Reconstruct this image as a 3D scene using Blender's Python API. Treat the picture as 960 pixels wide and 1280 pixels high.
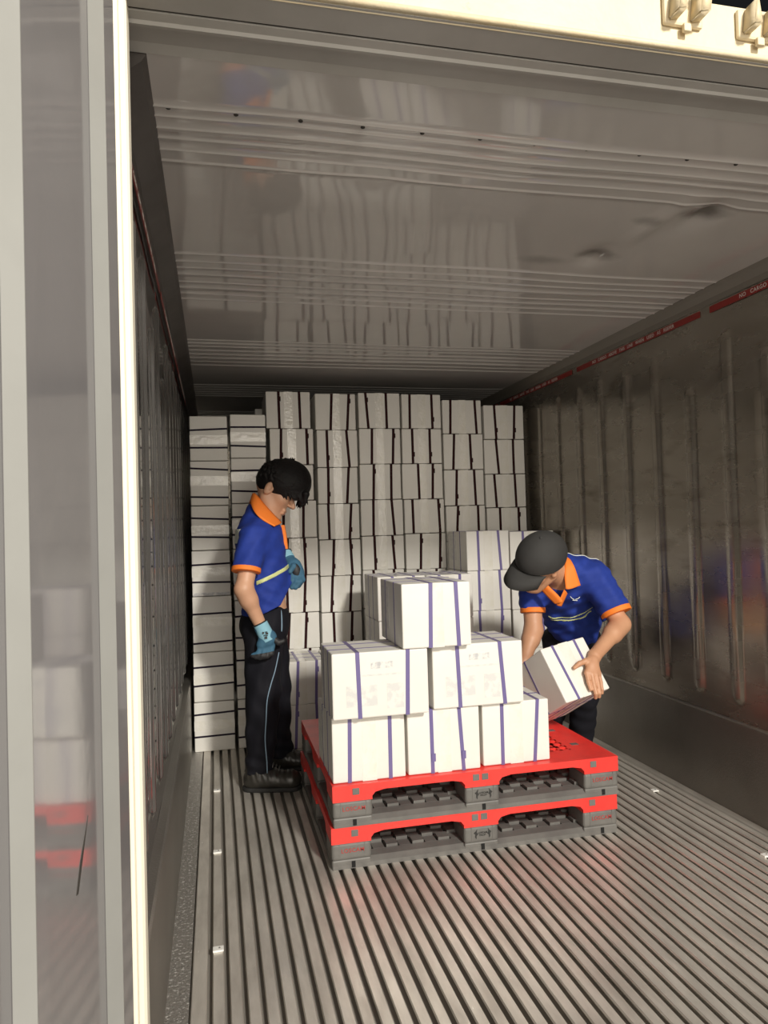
import bpy, bmesh, math, random
import numpy as np
from math import sin, cos, pi, sqrt, atan2, exp
from mathutils import Vector, Matrix

for o in list(bpy.data.objects):
    bpy.data.objects.remove(o, do_unlink=True)
random.seed(7)
C = bpy.context.scene.collection
S = bpy.context.scene

# ------------------------------------------------------------------ camera
cam_d = bpy.data.cameras.new('camera')
cam = bpy.data.objects.new('camera', cam_d)
C.objects.link(cam)
cam_d.sensor_fit = 'HORIZONTAL'
cam_d.sensor_width = 36.0
cam_d.lens = 36.0 * 907.0 / 960.0
cam_d.clip_start = 0.02
rt = Vector((0.9735, -0.2269, -0.0288)); up = Vector((0.0230, -0.0283, 0.9993)); fw = Vector((0.2276, 0.9735, 0.0224))
M = Matrix((rt, up, -fw)).transposed()
cam.matrix_world = Matrix.Translation((0.1558, 0.0, 1.2543)) @ M.to_4x4()
S.camera = cam

# ------------------------------------------------------------------ world and light
w = bpy.data.worlds.new('world'); S.world = w; w.use_nodes = True
w.node_tree.nodes['Background'].inputs[0].default_value = (0.9, 0.93, 1.0, 1)
w.node_tree.nodes['Background'].inputs[1].default_value = 0.012


def area(name, loc, target, size, power, col, sy=None):
    d = bpy.data.lights.new(name, 'AREA'); d.energy = power; d.color = col
    d.shape = 'RECTANGLE'; d.size = size; d.size_y = sy or size
    o = bpy.data.objects.new(name, d); C.objects.link(o); o.location = loc
    o.rotation_euler = (Vector(target) - Vector(loc)).to_track_quat('-Z', 'Y').to_euler()
    return o


area('dock_floodlight', (2.3, -4.0, 4.42), (1.1, 3.2, 0.4), 0.6, 600, (1.0, 0.95, 0.86))
area('fill_light', (0.9, -4.6, 2.0), (1.1, 3.5, 1.3), 4.6, 220, (1.0, 0.92, 0.80), 2.6)  # unseen broad fill, added to brighten the container interior

S.view_settings.view_transform = 'Standard'
S.view_settings.look = 'None'
S.view_settings.gamma = 1.0
S.view_settings.exposure = 0.0
S.view_settings.use_curve_mapping = False

# ------------------------------------------------------------------ materials


def mat(name, col, rough=0.5, metal=0.0, spec=0.5, noise=None, rnoise=None, bump=None, stretch=(1, 1, 1), stains_glints=None, coat=0.0):
    """noise = (scale, other colour, contrast low, contrast high); stains the same with its own scale"""
    m = bpy.data.materials.new(name); m.use_nodes = True
    nt = m.node_tree; N = nt.nodes; L = nt.links
    b = N['Principled BSDF']
    b.inputs['Base Color'].default_value = (*col, 1)
    b.inputs['Roughness'].default_value = rough
    b.inputs['Metallic'].default_value = metal
    b.inputs['Specular IOR Level'].default_value = spec
    b.inputs['Coat Weight'].default_value = coat
    if noise or rnoise or bump or stains_glints:
        tc = N.new('ShaderNodeTexCoord'); mp = N.new('ShaderNodeMapping')
        mp.inputs['Scale'].default_value = stretch
        L.new(tc.outputs['Object'], mp.inputs['Vector'])

    def nz(scale, detail=5, rough_=0.6):
        n = N.new('ShaderNodeTexNoise'); n.inputs['Scale'].default_value = scale
        n.inputs['Detail'].default_value = detail; n.inputs['Roughness'].default_value = rough_
        L.new(mp.outputs['Vector'], n.inputs['Vector']); return n
    last = None
    for spec_ in (noise, stains_glints):
        if not spec_:
            continue
        n = nz(spec_[0])
        r = N.new('ShaderNodeMapRange'); r.inputs[1].default_value = spec_[2]; r.inputs[2].default_value = spec_[3]
        L.new(n.outputs['Fac'], r.inputs[0])
        mx = N.new('ShaderNodeMix'); mx.data_type = 'RGBA'
        L.new(r.outputs[0], mx.inputs[0])
        if last: L.new(last, mx.inputs[6])
        else: mx.inputs[6].default_value = (*col, 1)
        mx.inputs[7].default_value = (*spec_[1], 1)
        last = mx.outputs[2]
    if last: L.new(last, b.inputs['Base Color'])
    if rnoise:
        n = nz(rnoise[0]); r = N.new('ShaderNodeMapRange')
        r.inputs[1].default_value = 0.3; r.inputs[2].default_value = 0.7
        r.inputs[3].default_value = rnoise[1]; r.inputs[4].default_value = rnoise[2]
        L.new(n.outputs['Fac'], r.inputs[0]); L.new(r.outputs[0], b.inputs['Roughness'])
    if bump:
        n = nz(bump[0], 4); bp = N.new('ShaderNodeBump')
        bp.inputs['Strength'].default_value = bump[1]; bp.inputs['Distance'].default_value = bump[2]
        L.new(n.outputs['Fac'], bp.inputs['Height']); L.new(bp.outputs['Normal'], b.inputs['Normal'])
    return m


M_card = mat('white cardboard', (0.80, 0.78, 0.73), 0.55, noise=(3.0, (0.74, 0.72, 0.67), 0.35, 0.75), bump=(9, 0.15, 0.01))
M_tape = mat('clear packing tape', (0.79, 0.77, 0.715), 0.18, spec=0.6, noise=(16, (0.74, 0.715, 0.62), 0.45, 0.75), bump=(28, 0.5, 0.006))
M_strap_p = mat('purple strap', (0.15, 0.12, 0.29), 0.4)
M_strap_m = mat('dark maroon strap', (0.028, 0.005, 0.006), 0.75, spec=.2)
M_strap_n = mat('dark navy strap', (0.014, 0.008, 0.022), 0.75, spec=.2)
M_print = mat('faint grey print', (0.50, 0.50, 0.51), 0.6, noise=(55, (0.76, 0.745, 0.71), 0.42, 0.6))
M_print2 = mat('very faint print', (0.64, 0.635, 0.62), 0.6, noise=(40, (0.77, 0.755, 0.71), 0.42, 0.6))
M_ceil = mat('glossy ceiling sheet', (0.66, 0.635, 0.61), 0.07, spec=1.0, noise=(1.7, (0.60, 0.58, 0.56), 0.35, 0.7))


def dark_blobs(m, spots, dark):
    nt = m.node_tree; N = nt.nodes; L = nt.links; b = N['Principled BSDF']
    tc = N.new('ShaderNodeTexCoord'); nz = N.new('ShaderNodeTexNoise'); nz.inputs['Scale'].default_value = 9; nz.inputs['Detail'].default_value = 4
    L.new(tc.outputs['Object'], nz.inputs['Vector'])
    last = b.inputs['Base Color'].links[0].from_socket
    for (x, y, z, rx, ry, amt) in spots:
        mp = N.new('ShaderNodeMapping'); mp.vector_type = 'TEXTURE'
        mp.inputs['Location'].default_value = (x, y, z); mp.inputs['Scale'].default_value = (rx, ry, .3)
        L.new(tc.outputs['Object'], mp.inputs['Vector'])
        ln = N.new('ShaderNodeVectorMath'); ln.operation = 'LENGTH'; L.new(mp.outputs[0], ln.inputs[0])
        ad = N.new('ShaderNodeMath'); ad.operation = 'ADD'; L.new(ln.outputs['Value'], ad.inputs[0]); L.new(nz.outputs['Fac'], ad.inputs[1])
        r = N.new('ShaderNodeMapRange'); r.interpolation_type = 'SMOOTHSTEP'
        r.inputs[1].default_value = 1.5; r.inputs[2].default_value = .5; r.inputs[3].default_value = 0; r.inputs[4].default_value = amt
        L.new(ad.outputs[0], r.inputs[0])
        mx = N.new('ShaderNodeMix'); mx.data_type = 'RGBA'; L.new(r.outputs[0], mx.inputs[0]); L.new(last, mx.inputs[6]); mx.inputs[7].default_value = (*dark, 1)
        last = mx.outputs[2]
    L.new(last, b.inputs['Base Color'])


dark_blobs(M_ceil, [(1.754, 2.06, 2.255, .11, .07, .85), (1.60, 2.13, 2.255, .08, .05, .45), (1.57, 2.45, 2.255, .13, .07, .75), (1.40, 2.52, 2.255, .16, .06, .35)], (.10, .09, .08))  # soft-edged darker blobs mixed into the ceiling colour
M_wallR = mat('scuffed steel sheet', (0.36, 0.33, 0.285), 0.30, 0.75, noise=(5, (0.30, 0.27, 0.225), 0.35, 0.7),
              rnoise=(4, 0.20, 0.34), stretch=(1, .6, 2.0), stains_glints=(4.5, (0.15, 0.13, 0.10), 0.58, 0.80), bump=(8, 0.05, 0.01))
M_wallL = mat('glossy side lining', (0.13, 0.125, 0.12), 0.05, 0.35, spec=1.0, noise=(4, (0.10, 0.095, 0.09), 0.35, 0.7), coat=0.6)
M_door = mat('glossy door lining', (0.27, 0.26, 0.265), 0.08, 0.0, spec=0.9, noise=(2, (0.24, 0.23, 0.235), 0.3, 0.7), bump=(3.5, 0.04, 0.010))
M_rib = mat('pale door rib', (0.31, 0.31, 0.295), 0.40, noise=(5, (0.28, 0.28, 0.265), 0.35, 0.7), stains_glints=(6, (0.20, 0.19, 0.18), 0.70, 0.80))
M_gasket = mat('cream door gasket', (0.86, 0.80, 0.66), 0.5)
M_cream = mat('weathered cream paint', (0.66, 0.57, 0.40), 0.55, noise=(7, (0.70, 0.56, 0.34), 0.45, 0.8), stains_glints=(13, (0.30, 0.20, 0.10), 0.68, 0.80), bump=(20, 0.3, 0.01))
M_header = mat('grey header sheet', (0.42, 0.405, 0.38), 0.38, noise=(4, (0.35, 0.335, 0.31), 0.35, 0.7))
M_seam = mat('dark seam sealant', (0.04, 0.035, 0.03), 0.7)
M_corn = mat('dark corner moulding', (0.10, 0.09, 0.085), 0.45, noise=(6, (0.07, 0.06, 0.055), 0.4, 0.7))
M_alu = mat('worn aluminium rails', (0.74, 0.70, 0.635), 0.42, 0.5, noise=(14, (0.52, 0.485, 0.435), 0.35, 0.7),
            rnoise=(20, 0.28, 0.5), stretch=(1, 0.25, 1), stains_glints=(85, (0.95, 0.93, 0.90), 0.69, 0.73), bump=(90, 0.12, 0.004))  # the sparse white specks are glints painted into the rail colour
M_base = mat('dirty floor channel', (0.34, 0.315, 0.28), 0.55, 0.4)
M_kick = mat('embossed aluminium kick plate', (0.27, 0.255, 0.23), 0.36, 0.75, noise=(3, (0.22, 0.205, 0.185), 0.35, 0.7), bump=(130, 0.30, 0.004))
M_gutter = mat('wet pebbled gutter plate', (0.40, 0.38, 0.35), 0.25, 0.6, noise=(95, (0.92, 0.90, 0.86), 0.56, 0.62), bump=(110, 0.9, 0.006))  # white glitter of the pebbles is painted into the colour
M_ground = mat('dock concrete', (0.30, 0.29, 0.27), 0.8, noise=(3, (0.22, 0.21, 0.20), 0.3, 0.7))
M_red = mat('red plastic', (0.86, 0.045, 0.035), 0.38, noise=(9, (0.66, 0.035, 0.03), 0.45, 0.8), bump=(60, 0.15, 0.003))
M_gry = mat('grey plastic', (0.155, 0.15, 0.14), 0.5, noise=(8, (0.11, 0.105, 0.10), 0.4, 0.7))
M_blk = mat('black hole', (0.008, 0.008, 0.008), 0.9)
M_redtxt = mat('red lettering', (0.42, 0.05, 0.045), 0.5)
M_blktxt = mat('black print', (0.02, 0.02, 0.02), 0.5)
M_redtape = mat('dark red tape', (0.30, 0.025, 0.02), 0.4)
M_whttxt = mat('white lettering', (0.75, 0.73, 0.68), 0.5)
M_white = mat('white plastic', (0.85, 0.84, 0.80), 0.4)
M_skin = mat('skin', (0.60, 0.34, 0.215), 0.5, noise=(10, (0.54, 0.29, 0.18), 0.35, 0.7))
M_skin2 = mat('tanned skin', (0.56, 0.30, 0.175), 0.5, noise=(10, (0.50, 0.255, 0.15), 0.35, 0.7))
M_lip = mat('lips', (0.45, 0.17, 0.13), 0.45)
M_hair = mat('black hair', (0.006, 0.005, 0.005), 0.62, spec=0.3, bump=(90, 0.6, 0.006), stretch=(.6, 1.5, .6))
M_blue = mat('royal blue polo cloth', (0.010, 0.036, 0.28), 0.8, noise=(30, (0.008, 0.030, 0.235), 0.35, 0.7), bump=(400, 0.2, 0.001))
M_orange = mat('orange collar cloth', (0.90, 0.22, 0.025), 0.7, bump=(400, 0.2, 0.001))
M_refl = mat('pale yellow reflective stripe', (0.62, 0.66, 0.30), 0.4)
M_refw = mat('white reflective edging', (0.75, 0.78, 0.72), 0.4)
M_trs = mat('black trousers cloth', (0.006, 0.006, 0.010), 0.8, spec=.25, noise=(12, (0.009, 0.009, 0.014), 0.35, 0.7))
M_pipe = mat('blue grey piping', (0.22, 0.32, 0.42), 0.5)
M_boot = mat('black leather', (0.022, 0.020, 0.017), 0.36, noise=(30, (0.035, 0.032, 0.026), 0.4, 0.7))
M_sole = mat('black rubber sole', (0.015, 0.015, 0.015), 0.7)
M_glove = mat('blue knit glove', (0.045, 0.14, 0.23), 0.75, noise=(40, (0.035, 0.11, 0.18), 0.3, 0.7))
M_gcuff = mat('light blue glove cuff', (0.24, 0.47, 0.58), 0.75)
M_gblk = mat('black rubber palm', (0.02, 0.02, 0.022), 0.6)
M_cap = mat('charcoal cap cloth', (0.035, 0.034, 0.033), 0.8, noise=(12, (0.028, 0.027, 0.026), 0.35, 0.7))
M_eye = mat('dark eye', (0.01, 0.008, 0.008), 0.2)

# ------------------------------------------------------------------ helpers


def link(name, me, mats, parent=None):
    for m in (mats if isinstance(mats, (list, tuple)) else [mats]):
        me.materials.append(m)
    o = bpy.data.objects.new(name, me); C.objects.link(o)
    if parent is not None: o.parent = parent
    return o


def origin_of(p):
    v = Vector((0, 0, 0))
    while p is not None:
        v += p.location; p = p.parent
    return v


def finish(name, bm, m, parent=None, smooth=False, loc=None):
    """bm is in world coordinates; the object sits at loc (or shares its parent's origin)"""
    off = origin_of(parent)
    if loc is not None and parent is None: off = Vector(loc)
    bmesh.ops.translate(bm, verts=bm.verts, vec=-off)
    bmesh.ops.recalc_face_normals(bm, faces=bm.faces)
    me = bpy.data.meshes.new(name); bm.to_mesh(me); bm.free()
    if smooth: me.polygons.foreach_set('use_smooth', [True] * len(me.polygons))
    o = link(name, me, m, parent)
    if loc is not None and parent is None: o.location = loc
    return o


def empty(name, loc, label, cat, group=None):
    o = bpy.data.objects.new(name, None); C.objects.link(o); o.location = loc
    o.empty_display_size = 0.05
    tag(o, label, cat, group); return o


def tag(o, label, cat, group=None):
    o['label'] = label; o['category'] = cat
    if group: o['group'] = group
    return o


def struct(o, label=None):
    o['kind'] = 'structure'
    if label: o['label'] = label
    return o


def box(bm, x0, x1, y0, y1, z0, z1, bev=0.0, seg=2, mi=0):
    r = bmesh.ops.create_cube(bm, size=1)
    vs = r['verts']
    for v in vs:
        v.co = Vector((x0 + (v.co.x + .5) * (x1 - x0), y0 + (v.co.y + .5) * (y1 - y0), z0 + (v.co.z + .5) * (z1 - z0)))
    if bev:
        es = list({e for v in vs for e in v.link_edges})
        bmesh.ops.bevel(bm, geom=es, offset=bev, segments=seg, affect='EDGES', profile=0.5)


def prism(bm, poly, a, b, axis='y'):
    """extrude a polygon: axis y -> poly is (x,z); axis z -> (x,y); axis x -> (y,z)"""
    def P(p, t):
        return {'y': (p[0], t, p[1]), 'z': (p[0], p[1], t), 'x': (t, p[0], p[1])}[axis]
    v0 = [bm.verts.new(P(p, a)) for p in poly]; v1 = [bm.verts.new(P(p, b)) for p in poly]
    n = len(poly)
    for i in range(n):
        bm.faces.new((v0[i], v0[(i + 1) % n], v1[(i + 1) % n], v1[i]))
    bm.faces.new(v0); bm.faces.new(v1[::-1])


def tube(bm, pts, r, n=6, r2=None):
    pts = [Vector(p) for p in pts]; rings = []
    for i, p in enumerate(pts):
        t = (pts[min(i + 1, len(pts) - 1)] - pts[max(i - 1, 0)]).normalized()
        a = t.cross(Vector((0.13, 0.2, 1))).normalized(); b = t.cross(a)
        rr = r if r2 is None else r + (r2 - r) * i / (len(pts) - 1)
        rings.append([bm.verts.new(p + a * (rr * cos(2 * pi * k / n)) + b * (rr * sin(2 * pi * k / n))) for k in range(n)])
    for i in range(len(rings) - 1):
        for k in range(n):
            bm.faces.new((rings[i][k], rings[i][(k + 1) % n], rings[i + 1][(k + 1) % n], rings[i + 1][k]))
    bm.faces.new(rings[0][::-1]); bm.faces.new(rings[-1])


def text(name, body, size, loc, rot, m, parent, extrude=0.0006, align='CENTER', space=1.0):
    cu = bpy.data.curves.new(name, 'FONT'); cu.body = body; cu.size = size; cu.extrude = extrude
    cu.align_x = align; cu.align_y = 'CENTER'; cu.space_character = space; cu.offset = size * .008; cu.materials.append(m)
    o = bpy.data.objects.new(name, cu); C.objects.link(o); o.rotation_euler = rot
    bpy.context.view_layer.update()
    me = bpy.data.meshes.new_from_object(o.evaluated_get(bpy.context.evaluated_depsgraph_get()))
    bpy.data.objects.remove(o, do_unlink=True)
    o = bpy.data.objects.new(name, me); C.objects.link(o); o.rotation_euler = rot
    o.parent = parent; o.location = Vector(loc) - origin_of(parent)
    return o


def grid_sheet(name, us, vs, f, m, smooth=True):
    us = np.array(us); vs = np.array(vs)
    co = np.array([f(u, v) for u in us for v in vs], dtype=np.float64)
    nu, nv = len(us), len(vs)
    i = np.arange((nu - 1) * (nv - 1)); a = (i // (nv - 1)) * nv + i % (nv - 1)
    fc = np.stack([a, a + 1, a + nv + 1, a + nv], 1)
    me = bpy.data.meshes.new(name)
    me.from_pydata(co.tolist(), [], fc.tolist())
    if smooth: me.polygons.foreach_set('use_smooth', [True] * len(me.polygons))
    me.update()
    return link(name, me, m)


# ================================================================== THE CONTAINER
W = 2.29; H = 2.255; Y0 = 1.44; Y1 = 9.0

# --- floor: T-section rails along the container, one mesh
bm = bmesh.new()
x = 0.137
while x < 2.235:
    hw = 0.0165
    prism(bm, [(x - hw, -0.005), (x - hw + 0.003, 0), (x + hw - 0.003, 0), (x + hw, -0.005), (x + 0.006, -0.010), (x + 0.005, -0.045), (x - 0.005, -0.045), (x - 0.006, -0.010)], 1.36, Y1)
    x += 0.0465
prism(bm, [(0.064, -0.005), (0.067, 0), (0.103, 0), (0.106, -0.005), (0.09, -0.045), (0.08, -0.045)], 1.36, Y1)
prism(bm, [(2.236, -0.045), (2.236, -0.004), (2.24, 0), (2.285, 0), (2.285, -0.045)], 1.36, Y1)
fl = struct(finish('floor', bm, M_alu), 'ribbed aluminium container floor of long parallel rails')
bm = bmesh.new(); box(bm, -0.06, W + 0.05, 1.36, Y1, -0.09, -0.022)
finish('floor_channel', bm, M_base, fl)
bm = bmesh.new(); box(bm, -0.03, 0.060, 1.36, Y1, -0.045, 0.0)
finish('gutter_plate', bm, M_gutter, fl)
bm = bmesh.new(); box(bm, -6, 8, -8, 1.33, -0.30, -0.10)
struct(finish('ground', bm, M_ground), 'dark concrete dock in front of the container')

# --- ceiling: one pressed sheet with thin cross ribs, dents and slight waves
rib_y = [1.739, 1.779, 1.832, 1.878, 1.937, 1.996, 2.652, 2.73, 2.793, 2.866, 2.953, 3.02, 3.096, 3.17, 3.84, 3.905, 3.972, 4.058, 4.142, 4.23, 4.32, 4.41,
         5.0, 5.08, 5.16, 5.24, 5.32, 5.4, 6.1, 6.2, 6.3]
ys = list(np.arange(1.545, Y1 + .01, 0.04))
for r in rib_y: ys += [r - .007, r - .004, r - .0015, r + .0015, r + .004, r + .007]
ys = sorted(set(round(float(y), 4) for y in ys))
xs_ = np.linspace(-0.03, W + .03, 100)
dents = [(1.754, 2.067, .05, .10, .020), (1.57, 2.45, .055, .09, .018), (1.625, 2.15, .03, .18, -.010), (0.35, 1.75, .16, .10, .004), (1.0, 1.85, .2, .12, -.004), (0.62, 2.0, .1, .08, .003)]
_rn = random.Random(3)
wv = [(_rn.uniform(2, 9), _rn.uniform(2, 9), _rn.uniform(0, 6), _rn.uniform(.0003, .0009)) for _ in range(7)]


def ceil_f(y, x):
    z = H
    for r in rib_y:
        d = abs(y - r)
        if d < .006: z -= .0035 * (1 - (d / .006) ** 2)
    for (cx, cy, sx, sy, a) in dents:
        z += a * exp(-((x - cx) / sx) ** 2 - ((y - cy) / sy) ** 2)
    att = 1.0 if y < 3.3 else .5
    for (a, b, c, h) in wv: z += h * att * sin(a * x + b * y + c)
    return (x, y, z)


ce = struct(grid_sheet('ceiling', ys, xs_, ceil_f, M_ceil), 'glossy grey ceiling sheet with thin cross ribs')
for i, xx in enumerate([0.072, 0.228, 0.383, 0.538, 0.692, 0.848, 1.0, 1.151, 1.31, 1.458, 1.615]):
    bm = bmesh.new(); bmesh.ops.create_uvsphere(bm, u_segments=10, v_segments=6, radius=0.006, matrix=Matrix.Translation((xx, 1.745, H - .001)) @ Matrix.Diagonal((1, 1, .5, 1)))
    finish('ceiling_screw', bm, M_seam, ce, True)
bm = bmesh.new(); box(bm, -0.08, W + .08, 1.40, Y1 + .05, H + .03, H + .10)
struct(finish('trim_1', bm, M_header), 'roof skin above the ceiling sheet')

# --- header above the opening
bm = bmesh.new()
prism(bm, [(1.36, 2.285), (1.36, 2.388), (1.368, 2.392), (1.50, 2.392), (1.50, 2.32), (1.44, 2.30), (1.375, 2.272)], -0.12, W + .12, 'x')
hd = struct(finish('trim_2', bm, M_cream), 'weathered cream painted lintel across the top of the opening')
bm = bmesh.new(); tube(bm, [(-.12, 1.364, 2.283), (W + .12, 1.364, 2.283)], .007, 10)
finish('weld_bead', bm, M_cream, hd, True)
bm = bmesh.new()
prism(bm, [(1.368, 2.274), (1.437, 2.268), (1.437, 2.295), (1.38, 2.295)], -0.12, W + .12, 'x')
finish('underside_strip', bm, M_header, hd)
bm = bmesh.new(); box(bm, -.1, W + .1, 1.437, 1.443, 2.270, 2.30)
finish('seam', bm, M_seam, hd)
bm = bmesh.new()
prism(bm, [(1.443, 2.266), (1.462, 2.262), (1.466, 2.256), (1.474, 2.256), (1.478, 2.262), (1.525, 2.260), (1.548, 2.252), (1.552, 2.256), (1.552, 2.30), (1.443, 2.30)], -0.06, W + .06, 'x')
finish('inner_header_sheet', bm, M_header, hd)


def keeper(x, z):
    k = empty('lock_keeper', (x, 1.36, z), '', 'lock keeper', 'lock keepers on the lintel')
    bm = bmesh.new(); box(bm, x - .048, x + .048, 1.348, 1.361, z - .030, z + .036, .006)
    finish('base_plate', bm, M_cream, k)
    for s, (a, b) in enumerate([(-.040, -.014), (.012, .040)]):
        bm = bmesh.new()
        prism(bm, [(x + a, z - .024), (x + b, z - .018), (x + b + .008 * (s * 2 - 1), z + .040), (x + a + .008, z + .034)], 1.310, 1.350)
        r = bmesh.ops.bevel(bm, geom=list(bm.edges), offset=.004, segments=2, affect='EDGES')
        finish('horn', bm, M_cream, k, True)
    bm = bmesh.new(); box(bm, x + .018, x + .050, 1.300, 1.322, z + .022, z + .040, .003)
    finish('hook_tip', bm, M_cream, k)
    bm = bmesh.new(); box(bm, x - .006, x + .012, 1.340, 1.350, z - .046, z - .028, .002)
    finish('drain_lug', bm, M_cream, k)
    return k


for x, z, lab in [(0.53, 2.352, 'cream lock keeper farthest left on the lintel, cut by the top edge'),
                  (1.168, 2.350, 'cream steel lock keeper on the lintel, second from the right'),
                  (1.352, 2.342, 'cream steel lock keeper on the lintel at the top right corner')]:
    keeper(x, z)['label'] = lab

# --- side walls with pressed vertical ribs


def smooth01(t):
    t = max(0.0, min(1.0, t)); return t * t * (3 - 2 * t)


ribs_r = [(1.64, 2.05), (1.89, 2.05), (2.14, 2.05), (2.43, 1.93), (2.654, 2.06), (2.906, 1.86), (3.169, 2.06), (3.43, 2.05), (3.686, 2.06), (3.931, 2.06), (4.206, 2.06), (4.469, 2.06), (4.72, 2.05), (4.97, 2.05), (5.22, 2.05), (5.47, 2.05), (5.72, 2.05), (5.97, 2.05)]


def wall_sheet(name, X, sgn, m, depth, hw):
    ys = list(np.arange(1.46, Y1 + .02, 0.05))
    for r, _ in ribs_r: ys += [r - hw, r - hw * .8, r - hw * .6, r - hw * .35, r, r + hw * .35, r + hw * .6, r + hw * .8, r + hw]
    ys = sorted(set(round(float(y), 4) for y in ys))
    zs = sorted(set([round(float(z), 4) for z in list(np.arange(-0.05, 2.27, .06)) + [.44, .455, .465, .475, .485, .50] + list(np.arange(1.82, 2.08, .0125))]))

    def f(y, z):
        h = 0
        for r, zt in ribs_r:
            d = abs(y - r)
            if d < hw:
                # rounded ends
                zz = max(z - (zt - hw), (0.47 + hw) - z, 0)
                dd = sqrt(d * d + zz * zz)
                h = depth * smooth01((hw - dd) / (hw * .55))
        wave = (1 if sgn < 0 else .35) * (.0012 * sin(7 * y + 3 * z) + .0008 * sin(13 * y - 5 * z + 1) + .0006 * sin(11 * z + 2 * y))
        return (X + sgn * (h + wave), y, z)
    return struct(grid_sheet(name, ys, zs, f, m))


wr = wall_sheet('wall_right', W, -1, M_wallR, .014, .036); wr['label'] = 'dull scuffed steel right wall with vertical ribs'
wl = wall_sheet('wall_left', -0.03, 1, M_wallL, .010, .024); wl['label'] = 'dark glossy left wall with vertical ribs'
bm = bmesh.new(); box(bm, -.1, W + .1, Y1 - .02, Y1 + .06, -.09, 2.33)
struct(finish('wall_back', bm, M_wallR), 'end wall of the container behind the cartons')
# outer skins so that no light leaks in
bm = bmesh.new(); box(bm, -.12, -.06, 1.46, Y1 + .05, -.09, 2.33); struct(finish('trim_3', bm, M_header), 'outer skin of the left side')
bm = bmesh.new(); box(bm, W + .04, W + .10, 1.38, Y1 + .05, -.09, 2.33); struct(finish('trim_4', bm, M_header), 'outer skin of the right side')

# --- kick plates
bm = bmesh.new(); prism(bm, [(-.03, 0), (0.0, 0), (0.0, .385), (-.006, .392), (-.03, .397)], 1.46, Y1)
struct(finish('baseboard_left', bm, M_kick), 'aluminium kick plate along the left wall')
bm = bmesh.new(); prism(bm, [(W - .004, 0), (W + .03, 0), (W + .03, .402), (W - .006, .398), (W - .009, .392), (W - .006, .386)], 1.46, Y1)
struct(finish('baseboard_right', bm, M_kick), 'embossed aluminium kick plate along the right wall')
# --- corner mouldings
bm = bmesh.new(); prism(bm, [(-.04, 2.17), (-.022, 2.17), (-.018, 2.20), (.030, 2.236), (.040, 2.2535), (.040, 2.275), (-.04, 2.275)], 1.552, Y1)
struct(finish('trim_5', bm, M_corn), 'dark moulding between left wall and ceiling')
bm = bmesh.new(); prism(bm, [(W + .04, 2.192), (W - .004, 2.192), (W - .010, 2.215), (W - .016, 2.222), (W - .030, 2.238), (W - .040, 2.2535), (W - .040, 2.275), (W + .04, 2.275)], 1.552, Y1)
struct(finish('trim_6', bm, mat('brown grey moulding', (.22, .20, .17), .45)), 'grey moulding between right wall and ceiling')

# --- opened door lying along the line of the left wall, its lining towards us
bm = bmesh.new()
DX = lambda y, off=0.0: -.012 + .1 * (y - 1.385) + off
prof = [(DX(-.9), -.9), (DX(.3), .3), (DX(.854), .854), (DX(.873, .018), .873), (DX(.915, .018), .915), (DX(.925), .925), (DX(1.236), 1.236), (DX(1.264, .018), 1.264), (DX(1.335, .018), 1.335), (DX(1.345), 1.345), (DX(1.385), 1.385), (-.09, 1.385), (-.32, -.9)]
prism(bm, prof, -.06, 2.75, 'z')
dr = struct(finish('door_1', bm, M_door), 'opened container door with grey glossy lining and pale ribs')
for (ya, yb) in ((.854, .873), (1.236, 1.264)):
    bm = bmesh.new()
    xa, xb = DX(ya), DX(yb, .018)
    prism(bm, [(xa + .0006, ya - .001), (xb + .0006, yb - .001), (xb + .0009, yb + .001), (xb - .002, yb + .002), (xa - .002, ya + .004)], -.06, 2.75, 'z')
    finish('rib_face', bm, M_rib, dr)
bm = bmesh.new()
prism(bm, [(-.012, 1.405), (-.006, 1.400), (.000, 1.404), (.004, 1.400), (.012, 1.402), (.0165, 1.408), (.0165, 1.45), (-.012, 1.45)], -.06, 2.40, 'z')
finish('door_gasket', bm, M_gasket, dr)
bm = bmesh.new(); box(bm, -.11, -.013, 1.386, 1.47, -.09, 2.30); struct(finish('trim_7', bm, M_header), 'corner post behind the door gasket')
bm = bmesh.new()   # gouge in the lining
gp = [(1.085, .760), (1.105, .795), (1.150, .845), (1.112, .785), (1.095, .758)]
v0 = [bm.verts.new((DX(y, .0006), y, z)) for y, z in gp]; v1 = [bm.verts.new((DX(y, -.003), y, z)) for y, z in gp]
bm.faces.new(v0); bm.faces.new(v1[::-1])
for i in range(5): bm.faces.new((v0[i], v0[(i + 1) % 5], v1[(i + 1) % 5], v1[i]))
finish('scratch', bm, M_seam, dr)

# --- red warning tapes with white lettering
TXT = 'NO CARGO ABOVE THIS LINE WHEN USED AS REEFER'


def warn(ys, side, label):
    X = W - .0125 if side == 'r' else -.0295 + .0125
    X = W - .004 if side == 'r' else -.020
    t = empty('warning_tape', (X, ys, 2.17 if side == 'r' else 2.14), label, 'warning tape', 'red warning tapes on the %s wall' % ('right' if side == 'r' else 'left'))
    z = 2.168 if side == 'r' else 2.145
    L = 1.13
    bm = bmesh.new()
    if side == 'r': box(bm, X - .001, X + .001, ys - L, ys, z - .014, z + .014)
    else: box(bm, X - .001, X + .001, ys, ys + L, z - .014, z + .014)
    finish('tape_strip', bm, M_redtape, t)
    if side == 'r': text('lettering', TXT.replace(' ', '   '), .0235, (X - .0014, ys - L / 2, z), (pi / 2, 0, -pi / 2), M_whttxt, t, .0002, space=1.12)
    else: text('lettering', TXT.replace(' ', '   '), .0235, (X + .0014, ys + L / 2, z), (pi / 2, 0, pi / 2), M_whttxt, t, .0002, space=1.12)


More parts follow.
